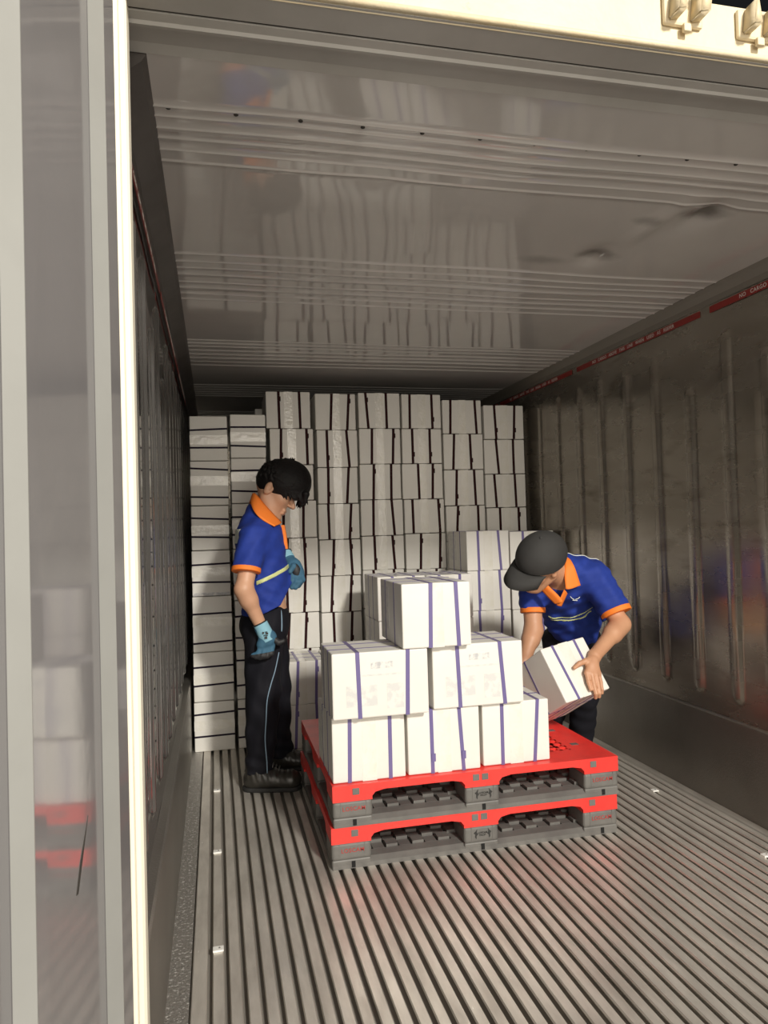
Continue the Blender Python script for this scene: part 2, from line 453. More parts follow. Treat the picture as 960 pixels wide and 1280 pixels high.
warn(2.743, 'r', 'red warning tape nearest the camera high on the right wall, cut by the photo edge')
warn(3.94, 'r', 'red warning tape high on the right wall, second from the camera, fully readable')
warn(5.135, 'r', 'red warning tape high on the right wall, third from the camera, above the carton stacks')
warn(6.33, 'r', 'small far end of red tape high on the right wall in the dark')
warn(1.60, 'l', 'dull red tape high on the left wall, nearest the opening')
warn(2.80, 'l', 'dull red tape high on the left wall, second from the opening')
warn(4.0, 'l', 'dull red tape high on the left wall, above the tall carton columns')

# --- white clips lying in the floor rails
for (x, y, s, lab) in [(0.137, 3.66, 1, 'small white clip on the floor by the standing man, farthest of three on the left'),
                       (0.137, 2.963, 1, 'small white clip on the left floor rail, middle of three'),
                       (0.137, 2.276, 1, 'small white clip on the left floor rail, nearest the camera'),
                       (2.115, 3.03, .9, 'small white clip on the floor right of the pallets'),
                       (2.115, 2.332, .9, 'small white clip on the floor at the right edge of the photo')]:
    t = empty('floor_clip', (x, y, 0), lab, 'clip', 'white clips on the floor rails')
    bm = bmesh.new(); box(bm, x - .016 * s, x + .016 * s, y - .013, y + .013, .0, .006, .0015)
    finish('clip_body', bm, M_white, t)
    bm = bmesh.new(); bmesh.ops.create_uvsphere(bm, u_segments=8, v_segments=5, radius=.003, matrix=Matrix.Translation((x + .004, y, .0062)))
    finish('pin', bm, M_gry, t, True)

# ================================================================== CARTONS


def ringbox(bm, x0, x1, y0, y1, z0, z1, axis, a, b, wd, t=.0009):
    """flat strap round a box. axis x: a = x on the top, b = x on the bottom; axis z: a = z on the left, b = z on the right; axis y: a,b = y top, bottom"""
    h = wd / 2
    if axis == 'x':
        c = [(a, y0, z1), (b, y0, z0), (b, y1, z0), (a, y1, z1)]
        o = [(-t, t), (-t, -t), (t, -t), (t, t)]; mk = lambda p, q, s, k: (p[0] + s * h, p[1] + q[0] * k, p[2] + q[1] * k)
    elif axis == 'y':
        c = [(x0, a, z1), (x0, b, z0), (x1, b, z0), (x1, a, z1)]
        o = [(-t, t), (-t, -t), (t, -t), (t, t)]; mk = lambda p, q, s, k: (p[0] + q[0] * k, p[1] + s * h, p[2] + q[1] * k)
    else:
        c = [(x0, y0, a), (x1, y0, b), (x1, y1, b), (x0, y1, a)]
        o = [(-t, -t), (t, -t), (t, t), (-t, t)]; mk = lambda p, q, s, k: (p[0] + q[0] * k, p[1] + q[1] * k, p[2] + s * h)
    V = [[bm.verts.new(mk(p, q, s, k)) for (s, k) in ((-1, 1), (1, 1), (1, -.2), (-1, -.2))] for p, q in zip(c, o)]
    for i in range(4):
        j = (i + 1) % 4
        for k in range(4):
            bm.faces.new((V[i][k], V[i][(k + 1) % 4], V[j][(k + 1) % 4], V[j][k]))


rc_ = random.Random(11)


def carton(x0, x1, y0, d, z0, z1, label, group, vs=(), hs=(), ss=(), tape='v', sm=None, wd=.015, rz=0.0, buckle=None, prints=(), cat='carton', skew=.008):
    cx = (x0 + x1) / 2
    t = empty('carton', (cx, y0 + d / 2, z0), label, cat, group)
    bm = bmesh.new(); box(bm, x0, x1, y0, y0 + d, z0, z1, .005, 2)
    b = finish('box_body', bm, M_card, t)
    for f in vs:
        k = rc_.uniform(-skew, skew); X = x0 + f * (x1 - x0)
        bm = bmesh.new(); ringbox(bm, x0, x1, y0, y0 + d, z0, z1, 'x', X - k, X + k, wd)
        if buckle == 'v' and rc_.random() < .5:
            zz = z0 + rc_.choice([.06, .8 * (z1 - z0)]); xx = X + k * (1 - 2 * (zz - z0) / (z1 - z0)) + .005
            box(bm, xx - wd * .55, xx + wd * .5, y0 - .004, y0 - .001, zz - .015, zz + .015)
        finish('strap', bm, sm, t)
    for f in hs:
        k = rc_.uniform(-skew, skew) * .6; Z = z0 + (1 - f) * (z1 - z0)
        bm = bmesh.new(); ringbox(bm, x0, x1, y0, y0 + d, z0, z1, 'z', Z - k, Z + k, wd * .7)
        finish('strap', bm, sm, t)
    for f in ss:
        Yy = y0 + f * d
        bm = bmesh.new(); ringbox(bm, x0, x1, y0, y0 + d, z0, z1, 'y', Yy, Yy + rc_.uniform(-.01, .01), wd * .8, .0008)
        finish('strap', bm, M_strap_p if sm is M_strap_p else sm, t)
    if tape == 'v':
        bm = bmesh.new(); ringbox(bm, x0, x1, y0, y0 + d, z0, z1, 'x', cx, cx, .055, .0004)
        finish('packing_tape', bm, M_tape, t)
    elif tape == 'h':
        cz = z0 + rc_.uniform(.45, .6) * (z1 - z0)
        bm = bmesh.new(); ringbox(bm, x0, x1, y0, y0 + d, z0, z1, 'z', cz, cz, .055, .0004)
        finish('packing_tape', bm, M_tape, t)
    for (face, u0, u1, w0, w1, m) in prints:
        bm = bmesh.new()
        if face == 'f':
            box(bm, x0 + u0 * (x1 - x0), x0 + u1 * (x1 - x0), y0 - .0007, y0 + .001, z0 + w0 * (z1 - z0), z0 + w1 * (z1 - z0))
        else:
            box(bm, x0 - .0007, x0 + .001, y0 + u0 * d, y0 + u1 * d, z0 + w0 * (z1 - z0), z0 + w1 * (z1 - z0))
        finish('print', bm, m, t)
    if rz:
        t.rotation_euler.z = rz
    return t


ORD = ['topmost', 'second from the top', 'third from the top', 'fourth from the top', 'fifth from the top', 'sixth from the top', 'seventh from the top', 'eighth from the top', 'bottom']
COLS = {
    'C': ([(0.486, 0.771, 1.907, 2.142, 0.29, 0.76), (0.505, 0.785, 1.675, 1.904, 0.25, 0.85), (0.505, 0.781, 1.450, 1.675, 0.30, 0.75), (0.509, 0.793, 1.211, 1.445, 0.25, 0.70),
           (0.513, 0.797, 0.973, 1.206, 0.30, 0.70), (0.512, 0.796, 0.735, 0.972, 0.28, 0.68), (0.511, 0.794, 0.507, 0.734, 0.30, 0.69)], 'third column from the left, behind the man'),
    'D': ([(0.800, 1.068, 1.905, 2.134, 0.39, 0.81), (0.804, 1.072, 1.657, 1.890, 0.25, 0.76), (0.804, 1.068, 1.424, 1.654, 0.26, 0.75), (0.803, 1.074, 1.192, 1.419, 0.25, 0.78),
           (0.804, 1.073, 0.958, 1.189, 0.33, 0.77), (0.806, 1.071, 0.725, 0.958, 0.27, 0.74), (0.805, 1.070, 0.499, 0.724, 0.30, 0.74)], 'fourth column from the left wall'),
    'E': ([(1.084, 1.366, 1.912, 2.143, 0.20, 0.67), (1.083, 1.362, 1.675, 1.906, 0.30, 0.82), (1.080, 1.358, 1.445, 1.675, 0.33, 0.76), (1.080, 1.364, 1.209, 1.439, 0.29, 0.76),
           (1.083, 1.367, 0.985, 1.204, 0.30, 0.75)], 'fifth column from the left wall'),
    'F': ([(1.375, 1.648, 1.910, 2.137, 0.20, 0.77), (1.370, 1.646, 1.678, 1.907, 0.26, 0.70), (1.365, 1.646, 1.441, 1.673, 0.40, 0.75), (1.371, 1.648, 1.216, 1.439, 0.21, 0.87),
           (1.375, 1.655, 0.978, 1.211, 0.37, 0.85)], 'sixth column from the left wall'),
    'G': ([(1.656, 1.935, 1.876, 2.103, 0.20, 0.85), (1.654, 1.936, 1.636, 1.872, 0.25, 0.68), (1.655, 1.938, 1.392, 1.630, 0.30, 0.77), (1.660, 1.940, 1.154, 1.390, 0.28, 0.82)], 'seventh column from the left wall'),
    'H': ([(1.945, 2.236, 1.841, 2.068, 0.28, 0.76), (1.943, 2.239, 1.603, 1.832, 0.32, 0.72), (1.945, 2.240, 1.374, 1.597, 0.24, 0.74), (1.949, 2.240, 1.134, 1.370, 0.33, 0.80)], 'far column against the right wall'),
    'A': ([(0.026, 0.243, 1.675, 1.937, 0.30, 0.71), (0.025, 0.242, 1.415, 1.675, 0.18, 0.82), (0.024, 0.240, 1.155, 1.415, 0.29, 0.71), (0.022, 0.241, 0.891, 1.155, 0.30, 0.70),
           (0.020, 0.245, 0.568, 0.891, 0.31, 0.83), (0.018, 0.247, 0.283, 0.568, 0.29, 0.66), (0.016, 0.247, 0.0, 0.282, 0.23, 0.69)], 'column against the left wall, straps level'),
    'B': ([(0.257, 0.466, 1.690, 1.948, 0.29, 0.73), (0.256, 0.464, 1.424, 1.690, 0.27, 0.74), (0.256, 0.462, 1.156, 1.424, 0.30, 0.70), (0.256, 0.460, 0.857, 1.156, 0.30, 0.70),
           (0.259, 0.462, 0.567, 0.856, 0.30, 0.76), (0.261, 0.464, 0.283, 0.566, 0.20, 0.70), (0.263, 0.466, 0.0, 0.282, 0.20, 0.77)], 'second column, straps level, left of the man'),
}
for key, (rows, where) in COLS.items():
    side = key in 'AB'
    y0 = 4.33 if side else 4.62
    rows = [list(r) for r in rows]
    for i in range(len(rows) - 1):
        zm = (rows[i][2] + rows[i + 1][3]) / 2; rows[i][2] = zm + .0022; rows[i + 1][3] = zm - .0022
    if rows[-1][2] > .05:
        zb = rows[-1][2]; n = round(zb / .24); h = zb / n; x0, x1 = rows[-1][:2]
        for k in range(n): rows.append([x0 + rc_.uniform(-.004, .004), x1 - .003 + rc_.uniform(-.003, .003), zb - (k + 1) * h + .0015, zb - k * h - .0015, .28, .75])
        rows[-1][2] = 0.0
    for i, (x0, x1, z0, z1, f1, f2) in enumerate(rows):
        pos = 'bottom' if i == len(rows) - 1 else ORD[i]
        lab = '%s white carton in the %s' % (pos, where)
        if key == 'A' and i == 3: pr = [('f', .02, .98, .0, .07, M_print)]
        else: pr = []
        yy = y0 + rc_.uniform(-.008, .008)
        if side:
            carton(x0, x1 - .004, yy, .27, z0, z1, lab, 'cartons of the tall stacks', hs=(f1, f2), tape='h', sm=M_strap_n, prints=pr, skew=.010)
        else:
            carton(x0 + .002, x1 - .002, yy, .37, z0, z1, lab, 'cartons of the tall stacks', vs=(f1, f2), tape='v', sm=M_strap_m, buckle='v', wd=.017)
# cartons standing behind the two side columns
for k in range(8):
    h = .2625
    carton(.442, .722, 5.02, .37, k * h, (k + 1) * h - .002, 'white carton showing a sliver behind the second column from the left' if k == 7 else 'white carton hidden behind the two left columns',
           'cartons behind the left columns', vs=(.3, .7), sm=M_strap_m)

# short stacks in front of the wall of cartons
SP = [('s', .55, .9, .25, .9, M_print2)]
where = {'P': 'short stack behind the bending man\'s cap', 'S': 'short stack by the right wall behind the bending man',
         'Q': 'short stack right behind the top pallet carton', 'T': 'short stack between the pallet load and the bending man', 'R': 'low stack behind the standing man\'s legs',
         'U': 'low stack hidden behind the pallet load'}
for key, x0, x1, yf, top, n, fs in [('P', 1.65, 1.925, 4.2, 1.222, 5, (.27, .77)), ('S', 1.935, 2.225, 4.2, 1.212, 5, (.3, .7)),
                                    ('Q', 1.025, 1.30, 3.93, .985, 4, (.3, .75)), ('T', 1.31, 1.585, 3.94, .982, 4, (.28, .72)),
                                    ('R', .49, .765, 4.22, .5, 2, (.40, .80)), ('U', .775, 1.015, 4.22, .5, 2, (.3, .7))]:
    h = top / n
    for k in range(n):
        f = fs
        if key == 'R' and k == 0: f = (.36, .80)
        carton(x0 + rc_.uniform(-.003, .003), x1, yf, .36, k * h, (k + 1) * h - .002,
               '%s white carton of the %s' % ('top' if k == n - 1 else ('bottom' if k == 0 else ['', 'second-lowest', 'third-lowest', 'fourth-lowest'][k]), where[key]),
               'cartons of the short stacks', vs=f, ss=(.35, .68), sm=M_strap_p, buckle='v', wd=.016, prints=SP if k else [], skew=.008)

# ================================================================== PALLETS


def pallet(ox, oy, z, label):
    LX, LY = 1.168, 0.985
    t = empty('plastic_pallet', (ox + LX / 2, oy + LY / 2, z), label, 'pallet', 'two plastic pallets in a stack')
    hT = .1525
    cut_x = [(0, .150), (.515, .655), (1.018, 1.168)]
    cut_y = [(0, .140), (.42, .56), (.845, .985)]
    # bottom deck: border strips and lattice
    bm = bmesh.new()
    bd = .062
    def strip(x0, x1, y0, y1, z0=.0, z1=.030, b=.004): box(bm, ox + x0, ox + x1, oy + y0, oy + y1, z + z0, z + z1, b, 1)
    # chamfered front and back strips
    for (ya, yb, yc) in ((0, .020, bd), (LY, LY - .020, LY - bd)):
        prism(bm, [(oy + ya, z), (oy + ya, z + .016), (oy + yb, z + .030), (oy + yc, z + .034), (oy + yc, z)], ox + .004, ox + LX - .004, 'x')
    strip(.004, bd, bd, LY - bd); strip(LX - bd, LX - .004, bd, LY - bd); strip(.53, .64, bd, LY - bd)
    strip(bd, .53, .44, .54); strip(.64, LX - bd, .44, .54)
    for (ya, yb) in ((bd, .44), (.54, LY - bd)):
        for (xa, xb) in ((bd, .53), (.64, LX - bd)):
            nx = 9; ny = 7
            for i in range(nx):
                for j in range(ny):
                    x0 = xa + (xb - xa) * i / nx; y0 = ya + (yb - ya) * j / ny; dx = (xb - xa) / nx; dy = (yb - ya) / ny
                    if j < 3 or j > 3 or i in (0, nx - 1):
                        hh = .034 + (.010 if (i + j) % 2 else 0)
                        box(bm, ox + x0 + .003, ox + x0 + dx - .004, oy + y0 + .002, oy + y0 + dy - .006, z + .006, z + hh)
    finish('bottom_deck', bm, M_gry, t)
    # nine blocks
    for i, (xa, xb) in enumerate(cut_x):
        for j, (ya, yb) in enumerate(cut_y):
            bm = bmesh.new(); box(bm, ox + xa, ox + xb, oy + ya, oy + yb, z + .030, z + .096, .012, 3)
            box(bm, ox + xa + .001, ox + xb - .001, oy + ya + .001, oy + yb - .001, z + .0, z + .034, .006, 2)
            if j == 0:   # raised outline on the face
                for (p0, p1, q0, q1) in ((xa + .028, xa + .0295, .04, .093), (xb - .026, xb - .0245, .04, .093)):
                    box(bm, ox + p0, ox + p1, oy + ya - .0012, oy + ya + .001, z + q0, z + q1)
            bl = finish('block', bm, M_gry, t)
            if j == 0:
                xm = (xa + xb) / 2 + (.006 if i != 1 else .004)
                bm = bmesh.new(); box(bm, ox + xm - .007, ox + xm + .007, oy - .0015, oy + .004, z + .004, z + .026)
                finish('slot', bm, M_blk, bl)
                if i != 1:
                    text('lettering', 'LOSCAM', .021, (ox + (xa + xb) / 2 + .004, oy - .0016, z + .066), (pi / 2, 0, 0), M_redtxt, bl, .0004, space=1.1)
                else:
                    c = ox + xm
                    bm = bmesh.new()
                    for s in (-1, 1):
                        zz = z + .066
                        prism(bm, [(c + s * .022, zz + .018), (c + s * .028, zz + .010), (c + s * .036, zz + .004), (c + s * .030, zz - .002), (c + s * .031, zz - .012), (c + s * .026, zz - .020), (c + s * .025, zz - .008), (c + s * .019, zz - .001), (c + s * .024, zz + .006)], oy - .002, oy - .0005)
                    finish('emblem', bm, M_blktxt, bl)
                    text('lettering', 'LOSCAM', .0095, (c, oy - .0016, z + .069), (pi / 2, 0, 0), M_blktxt, bl, .0004)
                    text('lettering', 'PALLET', .0085, (c, oy - .0016, z + .060), (pi / 2, 0, 0), M_blktxt, bl, .0004)
    # top deck: side beam with deeper parts over the blocks
    bm = bmesh.new()
    zt, zu, zb = z + hT, z + hT - .026, z + .093

    def beam_profile(cuts, L):
        p = [(0, zt)]; pts = []
        for k, (a, b) in enumerate(cuts):
            if k == 0: pts += [(a, zb), (b, zb), (b, zb + .012), (b + .012, zb + .026), (b + .05, zu)]
            elif k == 1: pts += [(a - .05, zu), (a - .012, zb + .026), (a, zb + .012), (a, zb), (b, zb), (b, zb + .012), (b + .012, zb + .026), (b + .05, zu)]
            else: pts += [(a - .05, zu), (a - .012, zb + .026), (a, zb + .012), (a, zb), (b, zb)]
        return p + pts + [(L, zt)]
    for (ya, yb) in ((0, .022), (LY - .022, LY)):
        prism(bm, [(ox + p[0], p[1]) for p in beam_profile(cut_x, LX)], oy + ya, oy + yb, 'y')
    cy2 = [(.0222, .140), (.42, .56), (.845, LY - .0222)]
    for (xa, xb) in ((0, .022), (LX - .022, LX)):
        prism(bm, [(oy + min(max(p[0], .0222), LY - .0222), p[1]) for p in beam_profile(cy2, LY)], ox + xa, ox + xb, 'x')
    bd2 = .135
    tk = .018
    def pl(x0, x1, y0, y1): box(bm, ox + x0, ox + x1, oy + y0, oy + y1, zt - tk, zt - .0003)
    pl(.002, LX - .002, .002, bd2); pl(.002, LX - .002, LY - bd2, LY - .002)
    pl(.002, bd2, bd2, LY - bd2); pl(LX - bd2, LX - .002, bd2, LY - bd2)
    pl(.53, .64, bd2, LY - bd2)
    # perforated fields
    for (xa, xb) in ((bd2, .53), (.64, LX - bd2)):
        ya, yb = bd2, LY - bd2
        nx, ny = 9, 15
        dx = (xb - xa) / nx; dy = (yb - ya) / ny
        for i in range(nx + 1):
            pl(max(xa, xa + i * dx - .008), min(xb, xa + i * dx + .008), ya, yb)
        for j in range(ny + 1):
            pl(xa, xb, max(ya, ya + j * dy - .010), min(yb, ya + j * dy + .010))
        for i in range(nx):
            for j in range(ny):
                if (i * 2 + j) % 5 == 0: pl(xa + i * dx, xa + (i + 1) * dx, ya + j * dy, ya + (j + 1) * dy)
    for i in (0, 1, 2):     # the red skirts round the blocks
        for j in (0, 1, 2):
            box(bm, ox + max(.023, cut_x[i][0]), ox + min(LX - .023, cut_x[i][1]), oy + max(.023, cut_y[j][0]), oy + min(LY - .023, cut_y[j][1]), zb + .0005, zt - tk - .0005)
    finish('top_deck', bm, M_red, t)
    for (cx, cz) in ((.088, .128), (.560, .130), (.597, .130), (1.058, .130)):
        bm = bmesh.new(); box(bm, ox + cx - .013, ox + cx + .013, oy - .002, oy + .004, z + cz - .012, z + cz + .012, .001)
        finish('plug', bm, M_gry, t)
    for (cx, cy) in ((1.08, .20), (1.08, .42), (1.07, .62), (.09, .3), (.09, .7)):
        bm = bmesh.new(); box(bm, ox + cx - .016, ox + cx + .016, oy + cy - .014, oy + cy + .014, zt - .003, zt + .0006)
        finish('grip_pad', bm, M_gry, t)
    return t


pallet(0.547, 2.678, 0.0, 'lower red and grey plastic pallet standing on the ribbed floor')
pallet(0.555, 2.674, 0.1535, 'upper red and grey plastic pallet carrying the white cartons')
ZP = 0.3072

FP = lambda: [('f', .40, .63, .74, .84, M_print), ('f', .30, .74, .63, .66, M_print2), ('f', .14, .46, .18, .50, M_print2), ('f', .56, .74, .12, .50, M_print2)]
SPp = [('s', .60, .92, .2, .9, M_print2)]
hb = .2435
G = 'cartons loaded on the pallets'
carton(.562, .843, 2.70, .36, ZP, ZP + hb, 'white carton at the left end of the bottom row on the pallet', G, vs=(.235, .79), ss=(.3, .65), sm=M_strap_p, wd=.015, prints=SPp, skew=.006, rz=.004)
carton(.856, 1.147, 2.703, .36, ZP, ZP + hb, 'white carton in the middle of the bottom row on the pallet', G, vs=(.33, .74), ss=(.3, .65), sm=M_strap_p, wd=.015, skew=.008, buckle='v', rz=-.006)
carton(1.164, 1.447, 2.715, .36, ZP, ZP + hb, 'white carton at the right end of the bottom row on the pallet', G, vs=(.29, .80), ss=(.3, .65), sm=M_strap_p, wd=.015, skew=.016, rz=-.004)
z2 = ZP + hb + .002
carton(.562, .930, 2.655, .285, z2, z2 + hb, 'white carton with faint blurred print, left one in the middle row of the pallet load', G, vs=(.27, .78), ss=(.33, .72), sm=M_strap_p, tape='n', wd=.016, prints=FP() + SPp, skew=.004)
carton(.958, 1.330, 2.688, .285, z2, z2 + hb, 'white carton with faint blurred print, right one in the middle row of the pallet load', G, vs=(.28, .765), ss=(.33, .72), sm=M_strap_p, tape='n', wd=.016, prints=FP(), skew=.016)
z3 = z2 + hb + .002
carton(.832, 1.104, 2.645, .355, z3, z3 + hb, 'single white carton on the very top of the pallet load', G, vs=(.41, .80), ss=(.35, .75), sm=M_strap_p, wd=.016, prints=SPp, skew=.006)

# the carton held tilted over the pallet by the bending man (built upright, then turned)
TA = Vector((1.5184, 2.927, .7104)); ta = Vector((.9597, .2528, .1228)); tb = Vector((.2326, -.4690, -.8520)); tcv = Vector((-.1578, .8462, -.5089))
TD = (.2492, .2473, .3688)
tc_ = carton(0, TD[0], 0, TD[2], 0, TD[1], 'white carton held tilted over the right end of the upper pallet by the bending man', G, vs=(.27, .76), ss=(.40,), sm=M_strap_p, wd=.013, skew=.003)
R3 = Matrix((ta, tcv, -tb)).transposed()
q = R3.to_euler()
tc_.rotation_euler = q
tc_.location = TA + tb * TD[1] + ta * (TD[0] / 2) + tcv * (TD[2] / 2)

# ================================================================== PEOPLE


class Field:
    """signed distance field on a grid, grown from smooth-blended shapes and skinned to one continuous mesh"""

    def __init__(s, lo, hi, h):
        s.h = h; s.lo = np.array(lo, float)
        s.ax = [np.arange(lo[i], hi[i] + h, h) for i in range(3)]
        s.D = np.full([len(a) for a in s.ax], 0.5, np.float32)

    def sub(s, lo, hi, m):
        sl = []
        for i in range(3):
            a = int(max(0, np.floor((lo[i] - m - s.lo[i]) / s.h))); b = int(min(len(s.ax[i]), np.ceil((hi[i] + m - s.lo[i]) / s.h) + 1))
            if b <= a: return None, None
            sl.append(slice(a, b))
        return tuple(sl), (s.ax[0][sl[0]][:, None, None], s.ax[1][sl[1]][None, :, None], s.ax[2][sl[2]][None, None, :])

    def mix(s, sl, d, k, op):
        A = s.D[sl]
        if op == 'u':
            if k > 0:
                h = np.maximum(k - np.abs(A - d), 0) / k; s.D[sl] = np.minimum(A, d) - h * h * k * .25
            else: s.D[sl] = np.minimum(A, d)
        elif op == 's':
            d = -d
            if k > 0:
                h = np.maximum(k - np.abs(A - d), 0) / k; s.D[sl] = np.maximum(A, d) + h * h * k * .25
            else: s.D[sl] = np.maximum(A, d)

    def cap(s, a, b, ra, rb=None, k=.01, op='u', flat=False, flat0=False, squash=None):
        a = np.array(a, float); b = np.array(b, float); rb = ra if rb is None else rb
        R = max(ra, rb); m = max(.03, k) + s.h * 2
        sl, P = s.sub(np.minimum(a, b) - R, np.maximum(a, b) + R, m)
        if sl is None: return
        v = b - a; L2 = max(v @ v, 1e-12)
        px, py, pz = P[0] - a[0], P[1] - a[1], P[2] - a[2]
        t = np.clip((px * v[0] + py * v[1] + pz * v[2]) / L2, 0, 1)
        qx, qy, qz = px - t * v[0], py - t * v[1], pz - t * v[2]
        if squash is not None:
            n, f = squash; n = np.array(n, float); n /= np.linalg.norm(n)
            dn = qx * n[0] + qy * n[1] + qz * n[2]
            qx, qy, qz = qx + dn * n[0] * (f - 1), qy + dn * n[1] * (f - 1), qz + dn * n[2] * (f - 1)
        d = np.sqrt(qx * qx + qy * qy + qz * qz) - (ra + (rb - ra) * t)
        u = v / sqrt(L2)
        if flat:
            e = (P[0] - b[0]) * u[0] + (P[1] - b[1]) * u[1] + (P[2] - b[2]) * u[2]; d = np.maximum(d, e)
        if flat0:
            e = -((P[0] - a[0]) * u[0] + (P[1] - a[1]) * u[1] + (P[2] - a[2]) * u[2]); d = np.maximum(d, e)
        s.mix(sl, d.astype(np.float32), k, op)

    def ell(s, c, r, R=None, k=.01, op='u'):
        c = np.array(c, float); r = np.array(r, float); R = np.eye(3) if R is None else np.array(R, float)
        e = np.sqrt(((R * r[:, None]) ** 2).sum(0))
        m = max(.03, k) + s.h * 2
        sl, P = s.sub(c - e, c + e, m)
        if sl is None: return
        x, y, z = P[0] - c[0], P[1] - c[1], P[2] - c[2]
        k0 = 0; k1 = 0
        for i in range(3):
            q_ = x * R[i][0] + y * R[i][1] + z * R[i][2]
            k0 = k0 + (q_ / r[i]) ** 2; k1 = k1 + (q_ / r[i] ** 2) ** 2
        k0 = np.sqrt(k0); k1 = np.sqrt(k1) + 1e-9
        s.mix(sl, (k0 * (k0 - 1) / k1).astype(np.float32), k, op)

    def P(s):
        return s.ax[0][:, None, None], s.ax[1][None, :, None], s.ax[2][None, None, :]

    def cut(s, p, n):
        """remove everything on the side n points to"""
        n = np.array(n, float); n /= np.linalg.norm(n); X, Y, Z = s.P()
        s.D = np.maximum(s.D, ((X - p[0]) * n[0] + (Y - p[1]) * n[1] + (Z - p[2]) * n[2]).astype(np.float32))

    def copy(s):
        f = Field.__new__(Field); f.h = s.h; f.lo = s.lo; f.ax = s.ax; f.D = s.D.copy(); return f

    def mesh(s, name, m, parent=None, loc=None):
        D = s.D
        D[0], D[-1], D[:, 0], D[:, -1], D[:, :, 0], D[:, :, -1] = .5, .5, .5, .5, .5, .5
        I = D < 0
        n = np.array(D.shape) - 1
        cnt = np.zeros(n, np.int8)
        for i in (0, 1):
            for j in (0, 1):
                for k in (0, 1): cnt += I[i:i + n[0], j:j + n[1], k:k + n[2]]
        act = np.argwhere((cnt > 0) & (cnt < 8))
        idx = np.full(n, -1, np.int32); idx[tuple(act.T)] = np.arange(len(act))
        cv = {}
        for i in (0, 1):
            for j in (0, 1):
                for k in (0, 1): cv[i, j, k] = D[act[:, 0] + i, act[:, 1] + j, act[:, 2] + k]
        acc = np.zeros((len(act), 3)); num = np.zeros(len(act))
        for a in cv:
            for ax in range(3):
                if a[ax] == 0:
                    b = list(a); b[ax] = 1; b = tuple(b)
                    va, vb = cv[a], cv[b]; c = (va < 0) != (vb < 0)
                    den = np.where(c, va - vb, 1); t = np.where(c, va / den, 0)
                    for q_ in range(3): acc[:, q_] += np.where(c, a[q_] + (t if q_ == ax else 0), 0)
                    num += c
        co = (act + acc / num[:, None]) * s.h + s.lo
        F_ = []
        for ax in range(3):
            u, v = (ax + 1) % 3, (ax + 2) % 3
            sa = [slice(1, -1)] * 3; sb = [slice(1, -1)] * 3
            sa[ax] = slice(0, -1); sb[ax] = slice(1, None)
            A, B = I[tuple(sa)], I[tuple(sb)]
            e = np.argwhere(A != B); inside = A[tuple(e.T)]
            for q_ in range(3):
                if q_ != ax: e[:, q_] += 1
            def cell(du, dv):
                c = e.copy(); c[:, u] += du; c[:, v] += dv; return idx[tuple(c.T)]
            qd = np.stack([cell(-1, -1), cell(0, -1), cell(0, 0), cell(-1, 0)], 1)
            qd[~inside] = qd[~inside][:, ::-1]
            F_.append(qd)
        F_ = np.concatenate(F_)
        # drop crumbs: keep pieces that are big enough
        off = origin_of(parent) if parent is not None else Vector(loc or (0, 0, 0))
        co = co - np.array(off)
        me = bpy.data.meshes.new(name)
        me.vertices.add(len(co)); me.vertices.foreach_set('co', co.astype(np.float32).ravel())
        me.loops.add(F_.size); me.loops.foreach_set('vertex_index', F_.astype(np.int32).ravel())
        me.polygons.add(len(F_)); me.polygons.foreach_set('loop_start', np.arange(0, F_.size, 4, dtype=np.int32))
        me.polygons.foreach_set('loop_total', np.full(len(F_), 4, np.int32))
        me.polygons.foreach_set('use_smooth', [True] * len(F_))
        me.update(); me.validate()
        o = link(name, me, m, parent)
        if parent is None: o.location = off
        return o


def unit(v):
    v = np.array(v, float); return v / np.linalg.norm(v)


def frame(f, u):
    f = unit(f); u = np.array(u, float); u = unit(u - f * (u @ f)); s = np.cross(u, f)   # s = the person's left
    return np.stack([f, s, u])


